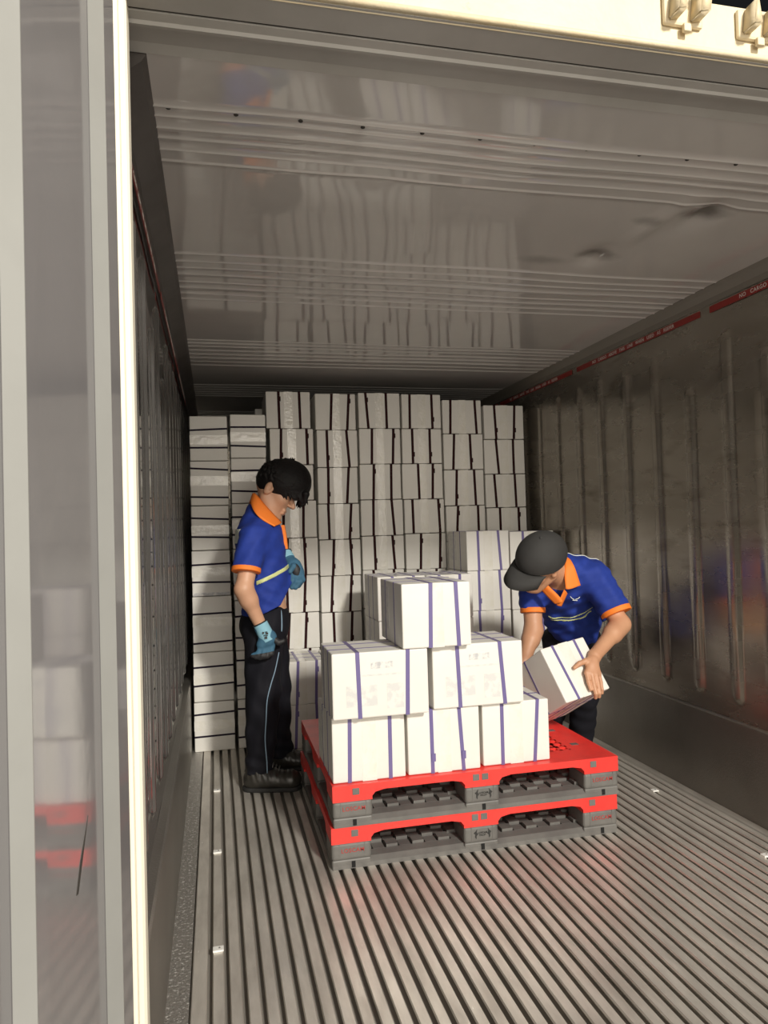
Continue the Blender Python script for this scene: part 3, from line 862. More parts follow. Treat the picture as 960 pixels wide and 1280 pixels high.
class Head:
    def __init__(s, c, f, u, S_):
        s.c = np.array(c, float); s.R = frame(f, u); s.S = S_

    def w(s, x, y, z):
        return s.c + s.S * (s.R[0] * x + s.R[1] * y + s.R[2] * z)

    def build(s, F):
        w, R, k = s.w, s.R, s.S
        E = lambda c, r, kk=.02, op='u': F.ell(w(*c), np.array(r) * k, R, kk, op)
        K = lambda a, b, ra, rb, kk=.02, op='u': F.cap(w(*a), w(*b), ra * k, rb * k, kk, op)
        E((-.006, 0, .035), (.092, .076, .088), .02)
        E((.032, 0, -.030), (.058, .058, .085), .04)
        for q_ in (-1, 1):
            K((-.012, .050 * q_, -.050), (.050, .026 * q_, -.100), .018, .018, .035)
            E((.058, .036 * q_, -.022), (.024, .022, .020), .025)
            E((-.008, .077 * q_, -.004), (.020, .008, .032), .008)
            E((-.004, .085 * q_, .000), (.010, .006, .020), .004, 's')
            E((-.014, .074 * q_, -.026), (.011, .008, .012), .006)
        E((.068, 0, -.098), (.022, .026, .017), .022)
        K((.070, -.034, .026), (.070, .034, .026), .014, .014, .02)
        for q_ in (-1, 1):
            E((.093, .031 * q_, .004), (.012, .019, .012), .012, 's')
            E((.075, .031 * q_, .002), (.014, .017, .012), .006)
        K((.086, 0, .012), (.112, 0, -.026), .007, .0115, .012)
        for q_ in (-1, 1): E((.100, .013 * q_, -.030), (.010, .008, .007), .006)
        K((.088, -.018, -.060), (.088, .018, -.060), .0075, .0075, .008)
        K((.086, -.015, -.072), (.086, .015, -.072), .0078, .0078, .006)
        E((.100, 0, -.066), (.012, .024, .0018), .003, 's')

    def extras(s, parent, brow_m):
        w = s.w; k = s.S
        for q_ in (-1, 1):
            bm = bmesh.new()
            tube(bm, [w(.0885, .014 * q_, .0005), w(.0900, .024 * q_, -.0035), w(.0880, .035 * q_, -.0035), w(.082, .044 * q_, .000)], .0016 * k, 6)
            finish('eye', bm, M_eye, parent, True)
            bm = bmesh.new()
            tube(bm, [w(.0835, .013 * q_, .026), w(.0850, .025 * q_, .031), w(.0800, .038 * q_, .030), w(.072, .048 * q_, .025)], .0030 * k, 6, .0015 * k)
            finish('eyebrow', bm, brow_m, parent, True)
        bm = bmesh.new()
        bmesh.ops.create_uvsphere(bm, u_segments=12, v_segments=6, radius=1, matrix=Matrix.Translation(w(.0925, 0, -.0715)) @ Matrix(frame_t(s.R)).to_4x4() @ Matrix.Diagonal((.004 * k, .016 * k, .0045 * k, 1)))
        finish('lips', bm, M_lip, parent, True)


def frame_t(R):
    return [[float(R[j][i]) for j in range(3)] for i in range(3)]


def chain(F, pts, r0, r1, k=.006):
    n = len(pts) - 1
    for i in range(n):
        F.cap(pts[i], pts[i + 1], r0 + (r1 - r0) * i / n, r0 + (r1 - r0) * (i + 1) / n, k)


def folds(F, fn, lo, hi):
    sl, P = F.sub(lo, hi, 0)
    F.D[sl] += fn(*P).astype(np.float32)


# ------------------------------------------------------------------ the standing man (faces +X)
O1 = (0.40, 3.74, 0.0)
hd1 = Head((0.453, 3.715, 1.462), (.85, -.24, -.50), (.5, 0, .866), 1.13)
F = Field((.12, 3.30, .0), (.74, 4.12, 1.68), .0036)
hd1.build(F)
F.cap((.395, 3.725, 1.285), (.428, 3.72, 1.415), .060, .057, .03)
Rs, Re, Rw = (.335, 3.560, 1.225), (.283, 3.500, .985), (.362, 3.530, .800)
Ls, Le, Lw = (.385, 3.890, 1.225), (.430, 3.955, 1.010), (.512, 3.790, 1.130)
F.cap((.360, 3.60, 1.24), (.385, 3.86, 1.24), .050, .050, .05)
F.ell((.385, 3.725, 1.12), (.090, .145, .20), None, .06)
F.ell((.400, 3.725, .93), (.098, .13, .17), None, .05)
F.ell((.405, 3.735, .80), (.10, .14, .12), None, .05)
for (a, b, c) in ((Rs, Re, Rw), (Ls, Le, Lw)):
    F.cap(a, b, .048, .041, .02); F.cap(b, c, .041, .028, .012)
    m_ = np.array(b) * .72 + np.array(c) * .28; F.cap(b, m_, .042, .044, .02)
F.cap((.385, 3.655, .74), (.370, 3.635, .46), .078, .055, .03); F.cap((.370, 3.635, .46), (.340, 3.63, .09), .052, .036, .02)
F.cap((.415, 3.825, .74), (.445, 3.850, .46), .078, .055, .03); F.cap((.445, 3.850, .46), (.462, 3.885, .09), .052, .036, .02)
p1 = F.mesh('person', M_skin, None, O1)
tag(p1, 'standing man in blue and orange polo shirt, looking down, black trousers and work gloves', 'person')
hd1.extras(p1, M_hair)

# hair
F = Field((.36, 3.54, 1.34), (.71, 3.88, 1.66), .0026)
w1 = hd1.w
F.ell(w1(-.003, 0, .044), np.array((.100, .088, .094)) * 1.13, hd1.R, .01)
F.ell((.548, 3.70, 1.503), (.096, .094, .106), None, .05)
F.ell((.500, 3.72, 1.520), (.080, .098, .084), None, .05)
F.cut((.41, 3.6, 1.452), (-.20, -.06, -1))
F.cut((.60, 3.6, 1.386), (.35, 0, -1))
rr = random.Random(5)
for i in range(170):   # locks running from the crown forward and down
    th = rr.uniform(-1.5, 1.5); r_ = rr.uniform(.55, 1.0)
    c0 = np.array((.475, 3.715, 1.520))
    d0 = unit((rr.uniform(-.9, .9), sin(th) * 1.1, rr.uniform(.0, 1.1)))
    a = c0 + d0 * np.array((.100, .098, .092))
    dr_ = unit((.75 if d0[0] > -.3 else -.3, d0[1] * .5, -.75 + d0[2] * .8))
    b = a + dr_ * rr.uniform(.04, .09)
    v = b - np.array((.52, 3.71, 1.50)); L_ = np.linalg.norm(v / np.array((.135, .108, .112)))
    if L_ > 1.03: b = np.array((.52, 3.71, 1.50)) + v / L_ * 1.03
    F.cap(a, b, .012, .0015, .003)
for i in range(34):    # ragged fringe and side tips
    t_ = i / 33; x_ = .43 + .175 * t_
    yv = 3.715 - .098 * sqrt(max(0, 1 - ((x_ - .52) / .125) ** 2))
    z_ = 1.452 - .20 * (x_ - .41) * 1.25
    F.cap((x_, yv + .006, z_ + .03), (x_ + rr.uniform(.004, .018), yv + rr.uniform(.006, .02), z_ - rr.uniform(.004, .020)), .009, .002, .005)
for i in range(16):
    t_ = i / 15; y_ = 3.62 + .19 * t_
    F.cap((.604, y_, 1.435), (.586 + rr.uniform(-.014, .014), y_ + rr.uniform(-.008, .008), 1.376 + rr.uniform(-.006, .016)), .017, .002, .012)
for i in range(12):    # short tufts standing on the crown
    x_ = .47 + .08 * rr.random(); y_ = 3.68 + .07 * rr.random()
    F.cap((x_, y_, 1.605), (x_ + .035 * rr.random(), y_, 1.618 + .014 * rr.random()), .007, .0015, .006)
F.ell(w1(-.012, -.098, -.008), np.array((.020, .034, .032)) * 1.1, hd1.R, .006, 's')
F.mesh('hair', M_hair, p1)


def polo1():
    F = Field((.12, 3.36, .74), (.66, 4.06, 1.40), .0040)
    F.ell((.376, 3.720, 1.180), (.124, .178, .195), None, .01)
    F.ell((.395, 3.720, .985), (.122, .160, .22), None, .05)
    F.ell((.405, 3.725, .860), (.120, .165, .13), None, .05)
    F.cap((.350, 3.600, 1.235), (.380, 3.860, 1.235), .062, .062, .05)
    F.cap((.372, 3.70, 1.27), (.395, 3.72, 1.31), .070, .060, .05)
    F.cap((.348, 3.655, 1.275), (.366, 3.715, 1.375), .050, .036, .05); F.cap((.360, 3.79, 1.275), (.370, 3.735, 1.375), .050, .036, .05)
    F.cap(Rs, (.296, 3.512, 1.072), .070, .066, .035, flat=True)
    F.cap(Ls, (.425, 3.935, 1.08), .070, .064, .035, flat=True)
    F.cap((.49, 3.72, 1.02), (.520, 3.70, .975), .035, .028, .05)          # cloth pulled up to the gloved hand
    X, Y, Z = F.P()
    lo_ = (Z < 1.13)
    fx = .0022 * np.sin((Z * 95 + X * 60 + 14 * Y)) * np.clip((1.12 - Z) / .1, 0, 1) + .0022 * np.sin(Z * 55 - X * 85 + 9 * Y) + .0012 * np.sin(Z * 110 + Y * 40)
    F.D += fx.astype(np.float32)
    F.cap((.402, 3.72, 1.29), (.432, 3.72, 1.46), .062, .068, .008, 's'); F.cap((.45, 3.70, 1.33), (.50, 3.70, 1.33), .045, .05, .008, 's')
    F.cut((.30, 3.7, .808), (.45, -.1, -1)); F.cut((.462, 3.7, .885), (1.6, -.1, -1))
    return F


F = polo1(); shirt1 = F.mesh('polo_shirt', M_blue, p1)
G_ = polo1(); X, Y, Z = G_.P()
zc = 1.028 + (X - .40) * .42
G_.D = np.maximum(G_.D - .0022, (np.abs(Z - zc) - .0105)).astype(np.float32)
G_.D = np.maximum(G_.D, (.345 - X)).astype(np.float32); G_.D = np.maximum(G_.D, .30 - np.sqrt((X - .36) ** 2 + (Y - 3.99) ** 2)).astype(np.float32)
G_.mesh('reflective_stripe', M_refl, p1)
G_ = polo1(); X, Y, Z = G_.P()
G_.D = np.maximum(G_.D - .0022, (np.abs(Z - 1.235) - .036)); G_.D = np.maximum(G_.D, X - .29); G_.D = np.maximum(G_.D, np.abs(Y - 3.72) - .13).astype(np.float32)
G_.mesh('back_stripe', M_refw, p1)
for nm, a, b, r in (('sleeve_cuff', (.2985, 3.5165, 1.086), (.2955, 3.511, 1.064), .0695), ('sleeve_cuff', (.4235, 3.932, 1.092), (.4265, 3.938, 1.072), .0675)):
    G_ = Field(np.array(b) - .12, np.array(b) + .12, .003)
    a = np.array(a); b = np.array(b)
    G_.cap(a, b, r, r, 0, flat=True, flat0=True)
    G_.mesh(nm, M_orange, p1)


def collar(F, base, neck_a, neck_b, r_in, top_h, drop, fwd, m, parent, th=.004, name='collar', spread=1.0):
    """fold-over collar: a flared band round the neck, longer in front"""
    a = np.array(neck_a, float); ax = unit(np.array(neck_b) - a); f = unit(np.array(fwd) - ax * (np.array(fwd) @ ax)); s = np.cross(ax, f)
    bm = bmesh.new(); n = 44
    prof = [(0.002, top_h * .3), (0.004, top_h), (.010, top_h + .004), (.018, top_h - .004), (.034, -drop * .45), (.050, -drop)]
    rows = []
    for i in range(n + 1):
        t = -1 + 2 * i / n; ang = pi - t * pi * .93 * -1
        ang = t * pi * .94 + pi      # 0 in front, goes round the back
        c = (1 - cos(ang - pi)) / 2   # 0 at the back, 1 in front
        row = []
        for j, (dr_, z_) in enumerate(prof):
            rr_ = r_in + dr_ * spread
            zz = z_ if j < 4 else z_ * (.55 + .85 * c ** 2)
            zz -= .028 * c
            rx = rr_ * (1.0 + .10 * c)
            p = a + f * (cos(ang) * rx) + s * (sin(ang) * rr_) + ax * zz
            row.append(bm.verts.new(p))
        rows.append(row)
    for i in range(n):
        for j in range(len(prof) - 1):
            bm.faces.new((rows[i][j], rows[i + 1][j], rows[i + 1][j + 1], rows[i][j + 1]))
    bmesh.ops.recalc_face_normals(bm, faces=bm.faces)
    bmesh.ops.solidify(bm, geom=list(bm.faces), thickness=th)
    return finish(name, bm, m, parent, True)




def cat(pts, n):
    pts = [np.array(p, float) for p in pts]; out = []
    for i in range(len(pts) - 1):
        p0, p1_, p2_, p3 = pts[max(i - 1, 0)], pts[i], pts[i + 1], pts[min(i + 2, len(pts) - 1)]
        for k in range(n):
            t = k / n
            out.append(.5 * ((2 * p1_) + (p2_ - p0) * t + (2 * p0 - 5 * p1_ + 4 * p2_ - p3) * t * t + (3 * p1_ - p0 - 3 * p2_ + p3) * t ** 3))
    return out + [pts[-1]]


def flap(name, inner, outer, mid, m, parent, bulge=.006, th=.004, n=6):
    """cloth band between two edges, rolled outwards from the point mid"""
    a, b = cat(inner, n), cat(outer, n); bm = bmesh.new(); mid = np.array(mid)
    rows = []
    for p, q in zip(a, b):
        o_ = unit((p + q) / 2 - mid)
        rows.append([bm.verts.new(p * (1 - t) + q * t + o_ * bulge * sin(pi * min(1, t * 1.1) ** .6 if t < .9 else pi * .95)) for t in (0, .12, .3, .55, .8, 1)])
    for i in range(len(rows) - 1):
        for j in range(5): bm.faces.new((rows[i][j], rows[i + 1][j], rows[i + 1][j + 1], rows[i][j + 1]))
    bmesh.ops.recalc_face_normals(bm, faces=bm.faces)
    bmesh.ops.solidify(bm, geom=list(bm.faces), thickness=th)
    return finish(name, bm, m, parent, True)


ci = [(.353, 3.720, 1.452), (.364, 3.672, 1.440), (.396, 3.648, 1.398), (.436, 3.643, 1.350), (.484, 3.664, 1.300)]
co_ = [(.330, 3.720, 1.410), (.333, 3.655, 1.392), (.350, 3.597, 1.350), (.385, 3.576, 1.313), (.440, 3.572, 1.281)]
mir = lambda L: [(x, 7.436 - y, z) for x, y, z in L]
flap('collar', mir(ci)[::-1] + ci[1:], mir(co_)[::-1] + co_[1:], (.42, 3.718, 1.35), M_orange, p1)
bm = bmesh.new()
for (za, zb, xa, xb) in ((1.285, 1.235, .492, .500), (1.235, 1.165, .500, .506)):
    v0 = [bm.verts.new(v) for v in ((xa - .012, 3.672, za), (xa - .006, 3.700, za), (xb - .006, 3.698, zb), (xb - .012, 3.670, zb))]
    v1 = [bm.verts.new((v.co.x + .016, v.co.y - .004, v.co.z)) for v in v0]
    bm.faces.new(v0); bm.faces.new(v1[::-1])
    for i in range(4): bm.faces.new((v0[i], v0[(i + 1) % 4], v1[(i + 1) % 4], v1[i]))
finish('button_placket', bm, M_orange, p1)

# trousers
F = Field((.18, 3.46, .06), (.62, 4.06, .96), .0042)
F.ell((.402, 3.735, .815), (.112, .160, .13), None, .01)
F.ell((.385, 3.735, .77), (.118, .150, .11), None, .04)
F.cap((.380, 3.650, .77), (.368, 3.632, .47), .098, .083, .04); F.cap((.368, 3.632, .47), (.343, 3.628, .085), .083, .068, .03, flat=True)
F.cap((.415, 3.825, .77), (.440, 3.850, .47), .098, .082, .04); F.cap((.440, 3.850, .47), (.462, 3.885, .085), .082, .066, .03, flat=True)
X, Y, Z = F.P()
F.D += (.0035 * np.sin(Z * 42 + X * 55 + Y * 20) * np.clip((.75 - Z) * 3, .3, 1) + .0045 * np.sin(Z * 95 + X * 35) * np.clip((.26 - Z) * 8, 0, 1) + .003 * np.sin(Z * 25 - X * 80)).astype(np.float32)
F.cut((.40, 3.7, .885), (-.30, 0, 1))
tr1 = F.mesh('trousers', M_trs, p1)
bm = bmesh.new()
tube(bm, cat([(.462, 3.640, .885), (.466, 3.612, .850), (.465, 3.589, .808), (.462, 3.578, .765)], 4), .0032, 6)
tube(bm, cat([(.446, 3.573, .666), (.424, 3.557, .582), (.402, 3.548, .5195), (.381, 3.535, .447), (.374, 3.543, .351), (.368, 3.556, .252), (.373, 3.552, .157), (.374, 3.556, .095)], 4), .0030, 6)
finish('side_piping', bm, M_pipe, p1, True)


def boot(heel, toe, ankle, top, parent):
    heel, toe = np.array(heel), np.array(toe); d = unit(toe - heel); s = np.array([-d[1], d[0], 0])
    lo = np.minimum(np.minimum(heel, toe), np.array(top)) - .09; hi = np.maximum(np.maximum(heel, toe), np.array(top)) + .09
    lo[2] = -.01; hi[2] = top[2] + .05
    F = Field(lo, hi, .0032)
    F.cap(heel + (0, 0, .010), toe + (0, 0, .008), .040, .044, .02)
    F.ell(toe + (0, 0, .012), (.052, .046, .040), np.stack([d, s, (0, 0, 1)]), .03)
    F.cap(heel * .55 + toe * .45 + (0, 0, .030), ankle, .040, .046, .05)
    F.cap(heel + d * .015 + (0, 0, .02), top, .044, .055, .03, flat=True)
    X, Y, Z = F.P(); F.D += (.0016 * np.sin((X * d[0] + Y * d[1]) * 230 + Z * 60) * np.clip((Z - .04) * 20, 0, 1)).astype(np.float32)
    F.cut((0, 0, .012), (0, 0, -1))
    b = F.mesh('boot', M_boot, parent)
    F = Field(lo, hi, .0032)
    F.cap(heel * (1, 1, 0) + (0, 0, .012), toe * (1, 1, 0) + (0, 0, .012) + d * .006, .047, .052, .03)
    F.cap(heel * (1, 1, 0) + d * .05 + (0, 0, .012), toe * (1, 1, 0) - d * .07 + (0, 0, .012), .044, .042, .02)
    F.cut((0, 0, .0005), (0, 0, -1)); F.cut((0, 0, .022), (0, 0, 1))
    F.mesh('sole', M_sole, b)
    bm = bmesh.new()
    for i in range(5):
        t = i / 4; c = np.array(ankle) * (1 - t) + (toe * .55 + heel * .45 + (0, 0, .028)) * t + np.array((0, 0, .054)) * (1 - t * .15) + d * .034
        tube(bm, [c + s * .024 - (0, 0, .012), c + s * .008 + (0, 0, .002), c - s * .008 + (0, 0, .002), c - s * .024 - (0, 0, .012)], .0022, 5)
    finish('laces', bm, M_gry, b, True)
    return b


boot((.305, 3.625, .034), (.485, 3.580, .034), (.345, 3.620, .085), (.328, 3.628, .150), p1)
boot((.425, 3.895, .034), (.560, 3.868, .034), (.462, 3.885, .085), (.458, 3.886, .150), p1)

# right glove, hanging on the thigh
F = Field((.28, 3.42, .61), (.50, 3.62, .86), .0025)
Rw_ = np.array(Rw)
pm = np.array((.392, 3.528, .735))
F.cap(Rw_ + (0, 0, -.005), pm, .034, .036, .01, squash=((.1, 1, .1), 1.15))
F.cap(pm + (.010, 0, .015), pm + (-.030, -.002, -.020), .030, .026, .02)
for (a, b, c) in [((.412, 3.524, .715), (.404, 3.515, .672), (.372, 3.518, .662)), ((.396, 3.520, .708), (.384, 3.508, .664), (.352, 3.514, .656)),
                  ((.378, 3.520, .706), (.362, 3.508, .666), (.334, 3.516, .660)), ((.360, 3.524, .708), (.343, 3.514, .676), (.320, 3.520, .668))]:
    F.cap(a, b, .0145, .0125, .006); F.cap(b, c, .0125, .0115, .005)
Gf = F.copy(); gl = F.mesh('glove', M_glove, p1)
X, Y, Z = Gf.P(); Gf.D = np.maximum(Gf.D - .0015, Z - .678 - (X - .36) * .12).astype(np.float32); Gf.mesh('dipped_fingers', M_gblk, gl)
F = Field((.28, 3.42, .66), (.52, 3.62, .86), .0025)
F.cap((.412, 3.520, .745), (.440, 3.512, .722), .016, .014, .004); F.cap((.440, 3.512, .722), (.462, 3.512, .728), .014, .011, .004)
F.mesh('glove_thumb', M_gblk, gl)
F = Field((.28, 3.42, .70), (.48, 3.64, .86), .0025)
F.cap(Rw_ + np.array((-.006, 0, .018)), pm + (.002, -.002, -.002), .0345, .0385, .004, flat=True, flat0=True, squash=((.1, 1, .1), 1.08))
F.mesh('glove_cuff', M_gcuff, gl)
bm = bmesh.new()
u_ = unit(pm - Rw_); c_ = Rw_ + np.array((-.006, 0, .018)); e1 = unit(np.cross(u_, (0, 1, 0))); e2 = np.cross(u_, e1)
tube(bm, [c_ + e1 * .035 * cos(t) + e2 * .034 * sin(t) for t in np.linspace(0, 2 * pi, 25)], .0035, 6)
finish('cuff_edge', bm, M_gblk, gl, True)
# small print on the cuff
bm = bmesh.new()
for (dx, dz, sx, sz) in ((-.010, .014, .004, .004), (.004, .018, .006, .001), (.007, .010, .006, .004), (-.004, .002, .004, .0015), (.006, .000, .005, .0015), (.002, -.010, .006, .005)):
    box(bm, .378 + dx - sx, .378 + dx + sx, 3.4865, 3.493, .762 + dz - sz, .762 + dz + sz)
finish('cuff_print', bm, M_blktxt, gl)
# tattoo like pale plaster on the wrist
bm = bmesh.new(); bmesh.ops.create_uvsphere(bm, u_segments=14, v_segments=8, radius=1, matrix=Matrix.Translation((.352, 3.502, .828)) @ Matrix.Rotation(.35, 4, 'Y') @ Matrix.Diagonal((.013, .005, .020, 1)))
finish('wrist_plaster', bm, mat('pale plaster', (.62, .52, .38), .5), p1, True)

# left glove, tucked against the belly holding the hem
F = Field((.43, 3.60, .94), (.63, 3.86, 1.19), .0025)
F.cap(Lw, (.545, 3.735, 1.055), .033, .040, .01)
F.cap((.545, 3.735, 1.075), (.560, 3.715, 1.040), .038, .036, .02)
for i, (a, b, c) in enumerate([((.578, 3.715, 1.045), (.584, 3.690, 1.005), (.562, 3.685, .975)), ((.565, 3.705, 1.035), (.570, 3.676, .998), (.546, 3.675, .968)),
                               ((.548, 3.700, 1.030), (.550, 3.674, .996), (.528, 3.678, .970)), ((.532, 3.702, 1.032), (.530, 3.682, 1.002), (.512, 3.688, .980))]):
    F.cap(a, b, .0155, .0135, .006); F.cap(b, c, .0135, .012, .005)
F.cap((.560, 3.75, 1.09), (.540, 3.690, 1.075), .016, .014, .006); F.cap((.540, 3.690, 1.075), (.520, 3.672, 1.050), .014, .012, .005)
gl2 = F.mesh('glove', M_glove, p1)
bm = bmesh.new(); bmesh.ops.create_uvsphere(bm, u_segments=20, v_segments=12, radius=1, matrix=Matrix.Translation((.553, 3.694, 1.050)) @ Matrix.Rotation(-.25, 4, 'Y') @ Matrix.Diagonal((.024, .018, .040, 1)))
finish('rubber_palm', bm, M_gblk, gl2, True)
u_ = unit(np.array((.545, 3.735, 1.055)) - np.array(Lw)); e1 = unit(np.cross(u_, (0, 0, 1))); e2 = np.cross(u_, e1)
bm = bmesh.new(); tube(bm, [np.array(Lw) - u_ * .012 + e1 * .035 * cos(t) + e2 * .035 * sin(t) for t in np.linspace(0, 2 * pi, 25)], .0035, 6)
finish('cuff_edge', bm, M_gblk, gl2, True)
F = Field((.43, 3.68, 1.06), (.60, 3.86, 1.19), .0025)
F.cap(np.array(Lw) - u_ * .012, np.array(Lw) + u_ * .03, .0345, .037, 0, flat=True, flat0=True)
F.mesh('glove_cuff', M_gcuff, gl2)

# ------------------------------------------------------------------ the bending man
O2 = (1.98, 3.52, 0.0)
hd2 = Head((1.606, 3.090, 1.070), (-.85, -.20, -.48), (-.30, -.62, .72), 1.06)
LS, LE, LW = (1.925, 3.165, .985), (1.985, 3.055, .775), (1.775, 2.925, .665)
RS, RE, RW = (1.665, 3.315, .915), (1.648, 3.275, .740), (1.565, 3.205, .610)
F = Field((1.36, 2.78, .0), (2.2, 3.92, 1.24), .0036)
hd2.build(F)
F.cap((1.775, 3.215, 1.010), (1.665, 3.130, 1.035), .062, .056, .03)
sp = unit((-.49, -.61, .62)); lt = unit(np.array((.28, -.15, .07)) - sp * (np.array((.28, -.15, .07)) @ sp)); nm_ = np.cross(sp, lt)
RB = np.stack([sp, lt, nm_])
F.cap((1.89, 3.19, .975), (1.69, 3.31, .93), .055, .055, .05)
F.ell((1.83, 3.29, .93), (.19, .145, .09), RB, .05)
F.ell((1.93, 3.42, .78), (.16, .135, .09), RB, .05)
F.ell((1.985, 3.53, .65), (.13, .14, .11), None, .05)
for (a, b, c) in ((LS, LE, LW), (RS, RE, RW)):
    F.cap(a, b, .050, .042, .02); F.cap(b, c, .042, .0285, .012)
    m_ = np.array(b) * .70 + np.array(c) * .30; F.cap(b, m_, .043, .044, .02)
# left hand laid over the tilted carton
F.cap(LW, (1.742, 2.895, .632), .028, .030, .012, squash=(tcv, 1.35))
for kx in ((1.703, 2.868, .606), (1.722, 2.862, .599), (1.742, 2.862, .595), (1.762, 2.872, .596)):
    F.cap((1.755, 2.905, .648), kx, .017, .0125, .012)
fing = [[(1.703, 2.868, .606), (1.6995, 2.848, .570), (1.7035, 2.838, .541)],
        [(1.722, 2.861, .600), (1.7205, 2.841, .558), (1.722, 2.829, .524), (1.725, 2.838, .505)],
        [(1.742, 2.861, .596), (1.742, 2.845, .556), (1.741, 2.834, .524), (1.744, 2.843, .506)],
        [(1.762, 2.871, .596), (1.763, 2.858, .562), (1.761, 2.848, .536), (1.763, 2.851, .518)]]
for fg, r_ in zip(fing, (.0100, .0105, .0100, .0088)): chain(F, fg, r_, r_ * .82, .003)
chain(F, [(1.748, 2.910, .655), (1.716, 2.897, .650), (1.684, 2.893, .643), (1.655, 2.885, .628)], .0150, .0085, .006)
# right hand on the far left side of the carton


def bp(i, j, k): return np.array(TA) + np.array(ta) * i + np.array(tb) * j + np.array(tcv) * k


F.cap(RW, bp(-.022, .04, .31), .028, .026, .012)
for n_ in range(4):
    k0 = .325 - n_ * .022
    a = bp(-.024, .05, k0 - .01); chain(F, [bp(-.022, .03, k0), bp(-.022, .078, k0 - .012), bp(-.016, .108, k0 - .018), bp(-.011, .128, k0 - .022)], .0105, .0085, .006)
chain(F, [bp(-.022, .015, .30), bp(-.016, .005, .262), bp(-.010, -.010 + .012, .235)], .013, .0095, .006)
F.cap((2.01, 3.50, .62), (1.935, 3.335, .40), .075, .052, .03); F.cap((1.935, 3.335, .40), (1.985, 3.475, .09), .050, .038, .02)
F.cap((1.93, 3.56, .62), (1.865, 3.45, .38), .075, .052, .03); F.cap((1.865, 3.45, .38), (1.87, 3.695, .09), .050, .038, .02)
p2 = F.mesh('person', M_skin2, None, O2)
tag(p2, 'bending man in blue and orange polo shirt and dark cap, holding a tilted carton', 'person')
hd2.extras(p2, M_hair)
w2 = hd2.w
F = Field((1.40, 2.90, .95), (1.84, 3.30, 1.24), .003)
F.ell(w2(-.018, 0, .036), np.array((.101, .080, .090)) * 1.06, hd2.R, .01)
pz = w2(0, 0, .035); F.cut(w2(0, 0, .040), hd2.R[2]); F.cut(w2(0, 0, -.030), -hd2.R[2] + hd2.R[0] * .55)
F.ell(w2(-.012, -.09, -.005), (.026, .04, .036), hd2.R, .004, 's'); F.ell(w2(-.012, .09, -.005), (.026, .04, .036), hd2.R, .004, 's')
F.ell(w2(-.058, 0, -.022), np.array((.050, .068, .046)), hd2.R, .02)
F.mesh('hair', M_hair, p2)
# cap
F = Field((1.30, 2.84, .94), (1.84, 3.32, 1.28), .003)
F.ell(w2(-.012, 0, .040), np.array((.120, .099, .100)) * 1.06, hd2.R, .0)
F.ell(w2(-.006, 0, .055), np.array((.112, .094, .092)) * 1.06, hd2.R, .02)
F.cut(w2(0, 0, .024), -hd2.R[2] + hd2.R[0] * .12)
F.ell(w2(-.012, 0, .020), np.array((.100, .080, .086)) * 1.06, hd2.R, .0, 's')
cp = F.mesh('cap', M_cap, p2)
bm = bmesh.new()
rows = []
for i in range(17):
    t = -1 + i / 8; a = t * 1.12
    row = []
    for r_, dz in ((.0, .0), (.33, .004), (.66, .001), (1.0, -.010)):
        x_ = .112 * cos(a * .82) * .98 - .016 + r_ * .102 * (cos(a) ** .6 if cos(a) > 0 else 0) * (1 - .1 * abs(t))
        y_ = .092 * sin(a * .82 * 1.25) * (1 - .04 * r_)
        row.append(bm.verts.new(w2(x_, y_, .030 + dz * 1.0 - .020 * (abs(t) ** 2) * (.4 + .6 * r_) - .018 * r_)))
    rows.append(row)
for i in range(16):
    for j in range(3): bm.faces.new((rows[i][j], rows[i + 1][j], rows[i + 1][j + 1], rows[i][j + 1]))
bmesh.ops.recalc_face_normals(bm, faces=bm.faces)
bmesh.ops.solidify(bm, geom=list(bm.faces), thickness=.004)
finish('brim', bm, M_cap, cp, True)
bm = bmesh.new(); bmesh.ops.create_uvsphere(bm, u_segments=12, v_segments=6, radius=.008, matrix=Matrix.Translation(w2(-.008, 0, .148)))
finish('top_button', bm, M_cap, cp, True)


def polo2():
    F = Field((1.48, 2.96, .54), (2.22, 3.72, 1.22), .0042)
    F.ell((1.835, 3.290, .945), (.200, .168, .112), RB, .01)
    F.ell((1.925, 3.410, .800), (.175, .150, .115), RB, .05)
    F.ell((1.965, 3.475, .710), (.120, .150, .120), None, .05)
    F.cap((1.905, 3.190, .985), (1.69, 3.315, .935), .068, .062, .05)
    F.cap((1.93, 3.25, 1.005), (1.80, 3.27, 1.045), .075, .060, .05)
    F.cap(LS, (1.978, 3.075, .825), .076, .070, .035, flat=True)
    F.cap(RS, (1.655, 3.290, .825), .066, .058, .03, flat=True)
    X, Y, Z = F.P()
    F.D += (.0035 * np.sin(Z * 70 + X * 40 - Y * 25) * np.clip((1.0 - Z) * 4, .2, 1) + .0025 * np.sin(X * 85 + Z * 30) + .002 * np.sin(Z * 120 - X * 50)).astype(np.float32)
    F.cap((1.775, 3.205, 1.00), (1.64, 3.10, 1.05), .064, .072, .008, 's')
    F.cut((1.96, 3.5, .632), (.1, .35, -1))
    return F


F = polo2(); F.mesh('polo_shirt', M_blue, p2)
# chest stripe
G_ = polo2(); X, Y, Z = G_.P()
tt = (X - 1.86) * sp[0] + (Y - 3.30) * sp[1] + (Z - .86) * sp[2]
ll = (X - 1.86) * lt[0] + (Y - 3.30) * lt[1] + (Z - .86) * lt[2]
G_.D = np.maximum(G_.D - .0025, np.minimum(np.abs(tt + .052) - .0035, np.abs(tt + .034) - .0035)); G_.D = np.maximum(G_.D, Y - (3.36 + .0 * X)); G_.D = np.maximum(G_.D, X - 1.955).astype(np.float32)
G_.mesh('reflective_stripe', M_refl, p2)
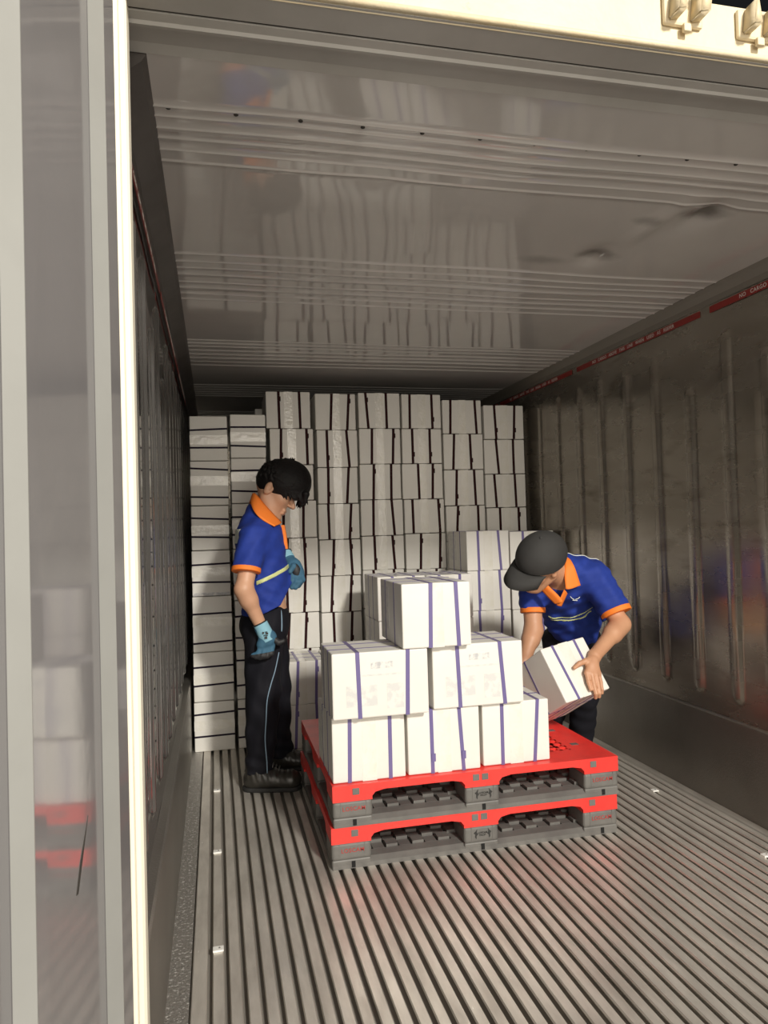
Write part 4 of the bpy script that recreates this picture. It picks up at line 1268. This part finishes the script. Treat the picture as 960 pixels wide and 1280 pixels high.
# light edging over the shoulder yoke at the back
G_ = polo2(); X, Y, Z = G_.P()
tt = (X - 1.86) * nm_[0] + (Y - 3.30) * nm_[1] + (Z - .95) * nm_[2]
G_.D = np.maximum(G_.D - .0025, np.abs(tt - .055) - .0045); G_.D = np.maximum(G_.D, .985 - Z); G_.D = np.maximum(G_.D, 1.80 - X).astype(np.float32)
G_.mesh('shoulder_edging', M_refw, p2)
for a, b, r in (((1.9735, 3.083, .842), (1.979, 3.073, .820), .0735), ((1.656, 3.293, .846), (1.6545, 3.289, .822), .0610)):
    a = np.array(a); b = np.array(b); G_ = Field(b - .12, b + .12, .003)
    G_.cap(a, b, r, r, 0, flat=True, flat0=True); G_.mesh('sleeve_cuff', M_orange, p2)
flap('collar', [(1.640, 3.160, 1.000), (1.640, 3.200, 1.060), (1.690, 3.235, 1.105), (1.745, 3.210, 1.118), (1.765, 3.165, 1.095), (1.747, 3.125, 1.050), (1.737, 3.108, 1.000), (1.738, 3.100, .947)],
     [(1.628, 3.195, .965), (1.625, 3.240, 1.030), (1.690, 3.275, 1.080), (1.765, 3.250, 1.100), (1.788, 3.170, 1.090), (1.790, 3.120, 1.056), (1.803, 3.112, 1.011), (1.819, 3.112, .960)], (1.70, 3.19, 1.02), M_orange, p2)
flap('collar', [(1.640, 3.155, 1.002), (1.664, 3.135, .965), (1.700, 3.120, .925), (1.728, 3.120, .892)], [(1.628, 3.185, .985), (1.645, 3.165, .945), (1.676, 3.150, .905), (1.702, 3.145, .878)], (1.72, 3.25, .98), M_orange, p2)
flap('button_placket', [(1.737, 3.118, .945), (1.722, 3.132, .905), (1.712, 3.150, .872)], [(1.760, 3.135, .925), (1.752, 3.150, .895), (1.742, 3.165, .862)], (1.76, 3.26, .93), M_orange, p2, .003)
bm = bmesh.new()
for (a_, b_) in (((1.795, 3.172, .905), (1.806, 3.172, .893)), ((1.806, 3.172, .893), (1.815, 3.171, .889)), ((1.820, 3.170, .889), (1.834, 3.170, .892)), ((1.834, 3.170, .892), (1.845, 3.172, .899)), ((1.806, 3.172, .886), (1.832, 3.172, .883))):
    tube(bm, [a_, b_], .0016, 5)
finish('chest_print', bm, M_refw, p2)
# trousers
F = Field((1.72, 3.12, .05), (2.22, 3.84, .78), .0045)
F.ell((1.985, 3.530, .640), (.135, .150, .120), None, .01)
F.cap((2.01, 3.50, .62), (1.935, 3.335, .40), .095, .072, .04); F.cap((1.935, 3.335, .40), (1.985, 3.475, .08), .070, .058, .03, flat=True)
F.cap((1.93, 3.56, .62), (1.865, 3.450, .38), .095, .072, .04); F.cap((1.865, 3.450, .38), (1.87, 3.695, .08), .070, .058, .03, flat=True)
X, Y, Z = F.P(); F.D += (.003 * np.sin(Z * 34 + X * 45) + .002 * np.sin(Z * 70 - Y * 50)).astype(np.float32)
F.cut((1.97, 3.5, .70), (-.1, -.3, 1))
F.mesh('trousers', M_trs, p2)
boot((2.000, 3.500, .034), (1.940, 3.345, .034), (1.980, 3.455, .085), (1.987, 3.475, .150), p2)
boot((1.880, 3.730, .034), (1.845, 3.575, .034), (1.865, 3.68, .085), (1.870, 3.698, .150), p2)
